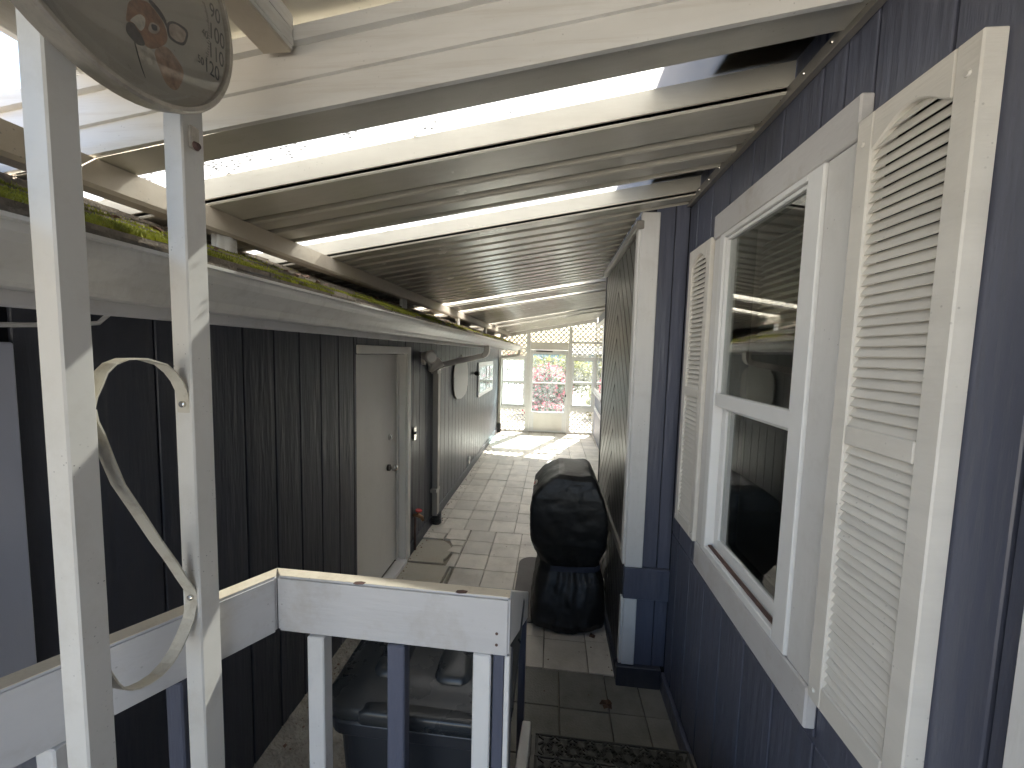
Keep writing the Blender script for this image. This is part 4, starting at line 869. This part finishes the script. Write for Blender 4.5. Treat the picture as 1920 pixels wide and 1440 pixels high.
wb('sill_rail', W_, -1.249, -.641, -1.385, -1.31, FW - .03, FW + .06); wb('sill_rail', W_, .476, 1.019, -1.385, -1.285, FW - .03, FW + .06)
wb('bottom_rail', W_, -1.249, -.641, F, F + .05); wb('bottom_rail', W_, .476, 1.019, F, F + .05)
def lattice(x0, x1, z0, ztop, name='lattice_panel'):
    """two crossed layers of thin slats; ztop is a function of x"""
    b = MB(); p = .122; w = .031; zt = max(ztop(x0), ztop(x1)); rng = int((x1 - x0 + zt - z0) / p) + 3
    for layer, sg in ((0, 1), (1, -1)):
        for k in range(-rng, rng + 1):
            c = k * p * 1.0; h = w * 1.414 / 2
            # z = z0 + sg*(x-x0) + c
            f = lambda x: z0 + sg * (x - x0) + c
            pl = [(x0, f(x0) - h), (x1, f(x1) - h), (x1, f(x1) + h), (x0, f(x0) + h)]
            pl = clip_rect(pl, x0, x1, z0, zt)
            if len(pl) >= 3:
                m_ = (ztop(x1) - ztop(x0)) / (x1 - x0); pl = clip(pl, -m_, 1, ztop(x0) - m_ * x0)
            if len(pl) >= 3: b.prism(pl, 'y', FW + .020 + layer * .009, FW + .0285 + layer * .009)
    return b.build(name, MT['lattice'], sw_)
flat = lambda z: (lambda x: z)
lattice(-1.249, -.641, F + .05, flat(-1.386)); lattice(.476, 1.019, F + .05, flat(-1.386)); lattice(-1.249, -.641, -.055, flat(.10)); lattice(.476, 1.019, -.055, flat(.264))
lattice(-1.249, -.641, .14, lambda x: top(x) - .091); lattice(-.534, .384, .285, lambda x: top(x) - .091); lattice(.476, 1.019, .32, lambda x: top(x) - .091)
def hung_window(x0, x1, z0, z1, m1, m2):
    f = MB().box(x0, x0 + .05, FW + .005, FW + .055, z0, z1).box(x1 - .05, x1, FW + .005, FW + .055, z0, z1).box(x0 + .051, x1 - .051, FW + .005, FW + .055, z0, z0 + .05).box(x0 + .051, x1 - .051, FW + .005, FW + .055, z1 - .05, z1).box(x0 + .051, x1 - .051, FW + .002, FW + .058, (z0 + z1) / 2 - .03, (z0 + z1) / 2 + .03).build('hung_window', MT['vinyl'], sw_, .003)
    zm = (z0 + z1) / 2
    box('window_pane', m1, f, x0 + .0505, x1 - .0505, FW + .030, FW + .034, zm + .031, z1 - .0505); box('window_pane', m2, f, x0 + .0505, x1 - .0505, FW + .030, FW + .034, z0 + .0505, zm - .031)
hung_window(-1.249, -.641, -1.309, -.101, MT['pane_hazy'], MT['pane_hazy']); hung_window(.476, 1.019, -1.284, -.101, MT['pane_clear'], MT['pane_clear'])
dd = MB().box(-.533, -.470, FW + .005, FW + .05, F + .02, .095).box(.330, .383, FW + .005, FW + .05, F + .02, .095).box(-.469, .329, FW + .005, FW + .05, F + .02, -1.43).box(-.469, .329, FW + .005, FW + .05, -.745, -.705).box(-.469, .329, FW + .005, FW + .05, -.01, .095).build('storm_door', MT['vinyl'], sw_, .003)
box('door_pane', MT['pane_clear'], dd, -.4695, .3295, FW + .026, FW + .030, -.7045, -.0105); box('door_pane', MT['pane_clear'], dd, -.4695, .3295, FW + .026, FW + .030, -1.4295, -.7455)
box('kick_panel', MT['door_white'], dd, -.42, .28, FW - .001, FW + .0045, F + .06, -1.47, .002)
MB().tube([(-.40, FW - .02, .06), (.0, FW - .02, .06)], .014, 10).build('door_closer', MT['dark_metal'], dd); box('door_handle', MT['black_plastic'], dd, .335, .36, FW - .05, FW + .004, -1.04, -.98, .004)
box('threshold', MT['chrome'], sw_, -.534, .384, FW - .04, FW + .06, F - .012, F + .019, .003)

# ================================================================== GARDEN beyond the screen wall
def leaf_cloud(b, c, r, n, s, shell=.55, flat_=1.0):
    for _ in range(n):
        d_ = Vector((random.gauss(0, 1), random.gauss(0, 1), random.gauss(0, 1))).normalized(); rr_ = shell + (1 - shell) * random.random()
        bump_ = 1 + .25 * mnoise.noise(d_ * 2.3 + Vector(c))
        p = Vector(c) + Vector((d_.x * r[0], d_.y * r[1], d_.z * r[2])) * rr_ * bump_
        a = Vector((random.gauss(0, 1), random.gauss(0, 1), random.gauss(0, 1))).normalized(); u = a.orthogonal().normalized(); l = s * random.uniform(.6, 1.4); w = l * .5 * flat_
        v = a.cross(u)
        b.add([p - u * l, p + v * w, p + u * l, p - v * w], [(0, 1, 2, 3)])
def bush(name, label, cat, c, r, nl, leaf, s=.04, flowers=(), stems=5, group=None):
    t = thing(name, label, cat, (c[0], c[1], F - .06), group)
    b = MB(); leaf_cloud(b, c, r, nl, s, .45); b.build('foliage', MT[leaf], t)
    for m_, nf, sf in flowers:
        b = MB(); leaf_cloud(b, c, (r[0] * 1.05, r[1] * 1.05, r[2] * 1.05), nf, sf, .80, 1.6); b.build('blossom', MT[m_], t)
    b = MB()
    for k in range(stems):
        a = 6.28 * k / stems; b.tube([(c[0] + .05 * math.cos(a), c[1] + .05 * math.sin(a), F - .06), (c[0] + .3 * r[0] * math.cos(a), c[1] + .3 * r[1] * math.sin(a), F + .5 * (c[2] - F)), (c[0] + .6 * r[0] * math.cos(a), c[1] + .6 * r[1] * math.sin(a), c[2])], [.03, .022, .01], 6)
    b.build('stem', MT['bark'], t)
bush('azalea_bush', 'large red and pink flowering bush seen through the far door', 'bush', (-.15, 13.2, -1.20), (.85, .8, .80), 5200, 'leaf_green', .045, (('flower_red', 700, .045), ('flower_pink', 650, .05)))
bush('azalea_bush', 'low pink flowering bush at the foot of the far door', 'bush', (-.25, 12.0, -1.80), (.6, .4, .32), 1800, 'leaf_green', .04, (('flower_pink', 500, .045), ('flower_red', 250, .04)))
bush('yellow_shrub', 'yellow-green shrub above the red bush beyond the far door', 'shrub', (.25, 15.2, -.85), (1.9, .9, .80), 5000, 'leaf_yellow', .07)
bush('yellow_shrub', 'spreading yellow shrub seen through the right-hand far window', 'shrub', (2.25, 14.5, -.80), (.8, .6, .35), 1500, 'leaf_yellow', .07)
bush('green_plant', 'bright green plant low behind the right-hand far window', 'plant', (1.55, 12.6, -1.6), (.5, .5, .45), 1400, 'leaf_yellow', .07)
bush('pale_shrub', 'pale dry shrub beyond the left-hand far window', 'shrub', (-2.3, 15.0, -.75), (1.3, .8, .9), 3500, 'leaf_yellow', .05, (('flower_pink', 300, .05),))
def tree(label, x, y, h, r, leaf):
    t = thing('tree', label, 'tree', (x, y, F - .06))
    b = MB(); b.tube([(x, y, F - .06), (x + .1, y, F + h * .35), (x, y + .1, F + h * .7)], [.16, .12, .06], 8)
    for k in range(6): a = k * 1.05; b.tube([(x + .05, y, F + h * .4), (x + r * .5 * math.cos(a), y + r * .5 * math.sin(a), F + h * .75)], [.07, .02], 6)
    b.build('trunk', MT['bark'], t)
    b = MB()
    for k in range(9):
        a = k * .7; c = (x + r * .55 * math.cos(a) * random.uniform(.3, 1), y + r * .55 * math.sin(a) * random.uniform(.3, 1), F + h * random.uniform(.55, .92)); leaf_cloud(b, c, (r * .5, r * .5, h * .16), 700, .10, .3)
    b.build('crown', MT[leaf], t)
tree('green tree standing beyond the lattice on the right of the far wall', 5.6, 24, 3.0, 1.8, 'leaf_hedge')
tree('green tree standing far behind the lattice on the left', -5.5, 26, 3.0, 1.8, 'leaf_hedge')
nb = thing('neighbour_house', 'pale teal neighbouring house seen through the far windows', 'house', (2, 30, F))
box('wall', MT['blue_house'], nb, -1.5, 12, 30, 36, F - .06, .10); MB().prism([(29.4, .05), (33, .75), (36.6, .05)], 'x', -2, 12.5).build('roof', MT['roof_felt'], nb)
for xx in (1.5, 5.5): w_ = box('window', MT['vinyl'], nb, xx, xx + 1.2, 29.95, 29.999, -.9, .0, .01); box('pane', MT['pane_dark'], w_, xx + .08, xx + 1.12, 29.93, 29.945, -.82, -.08)
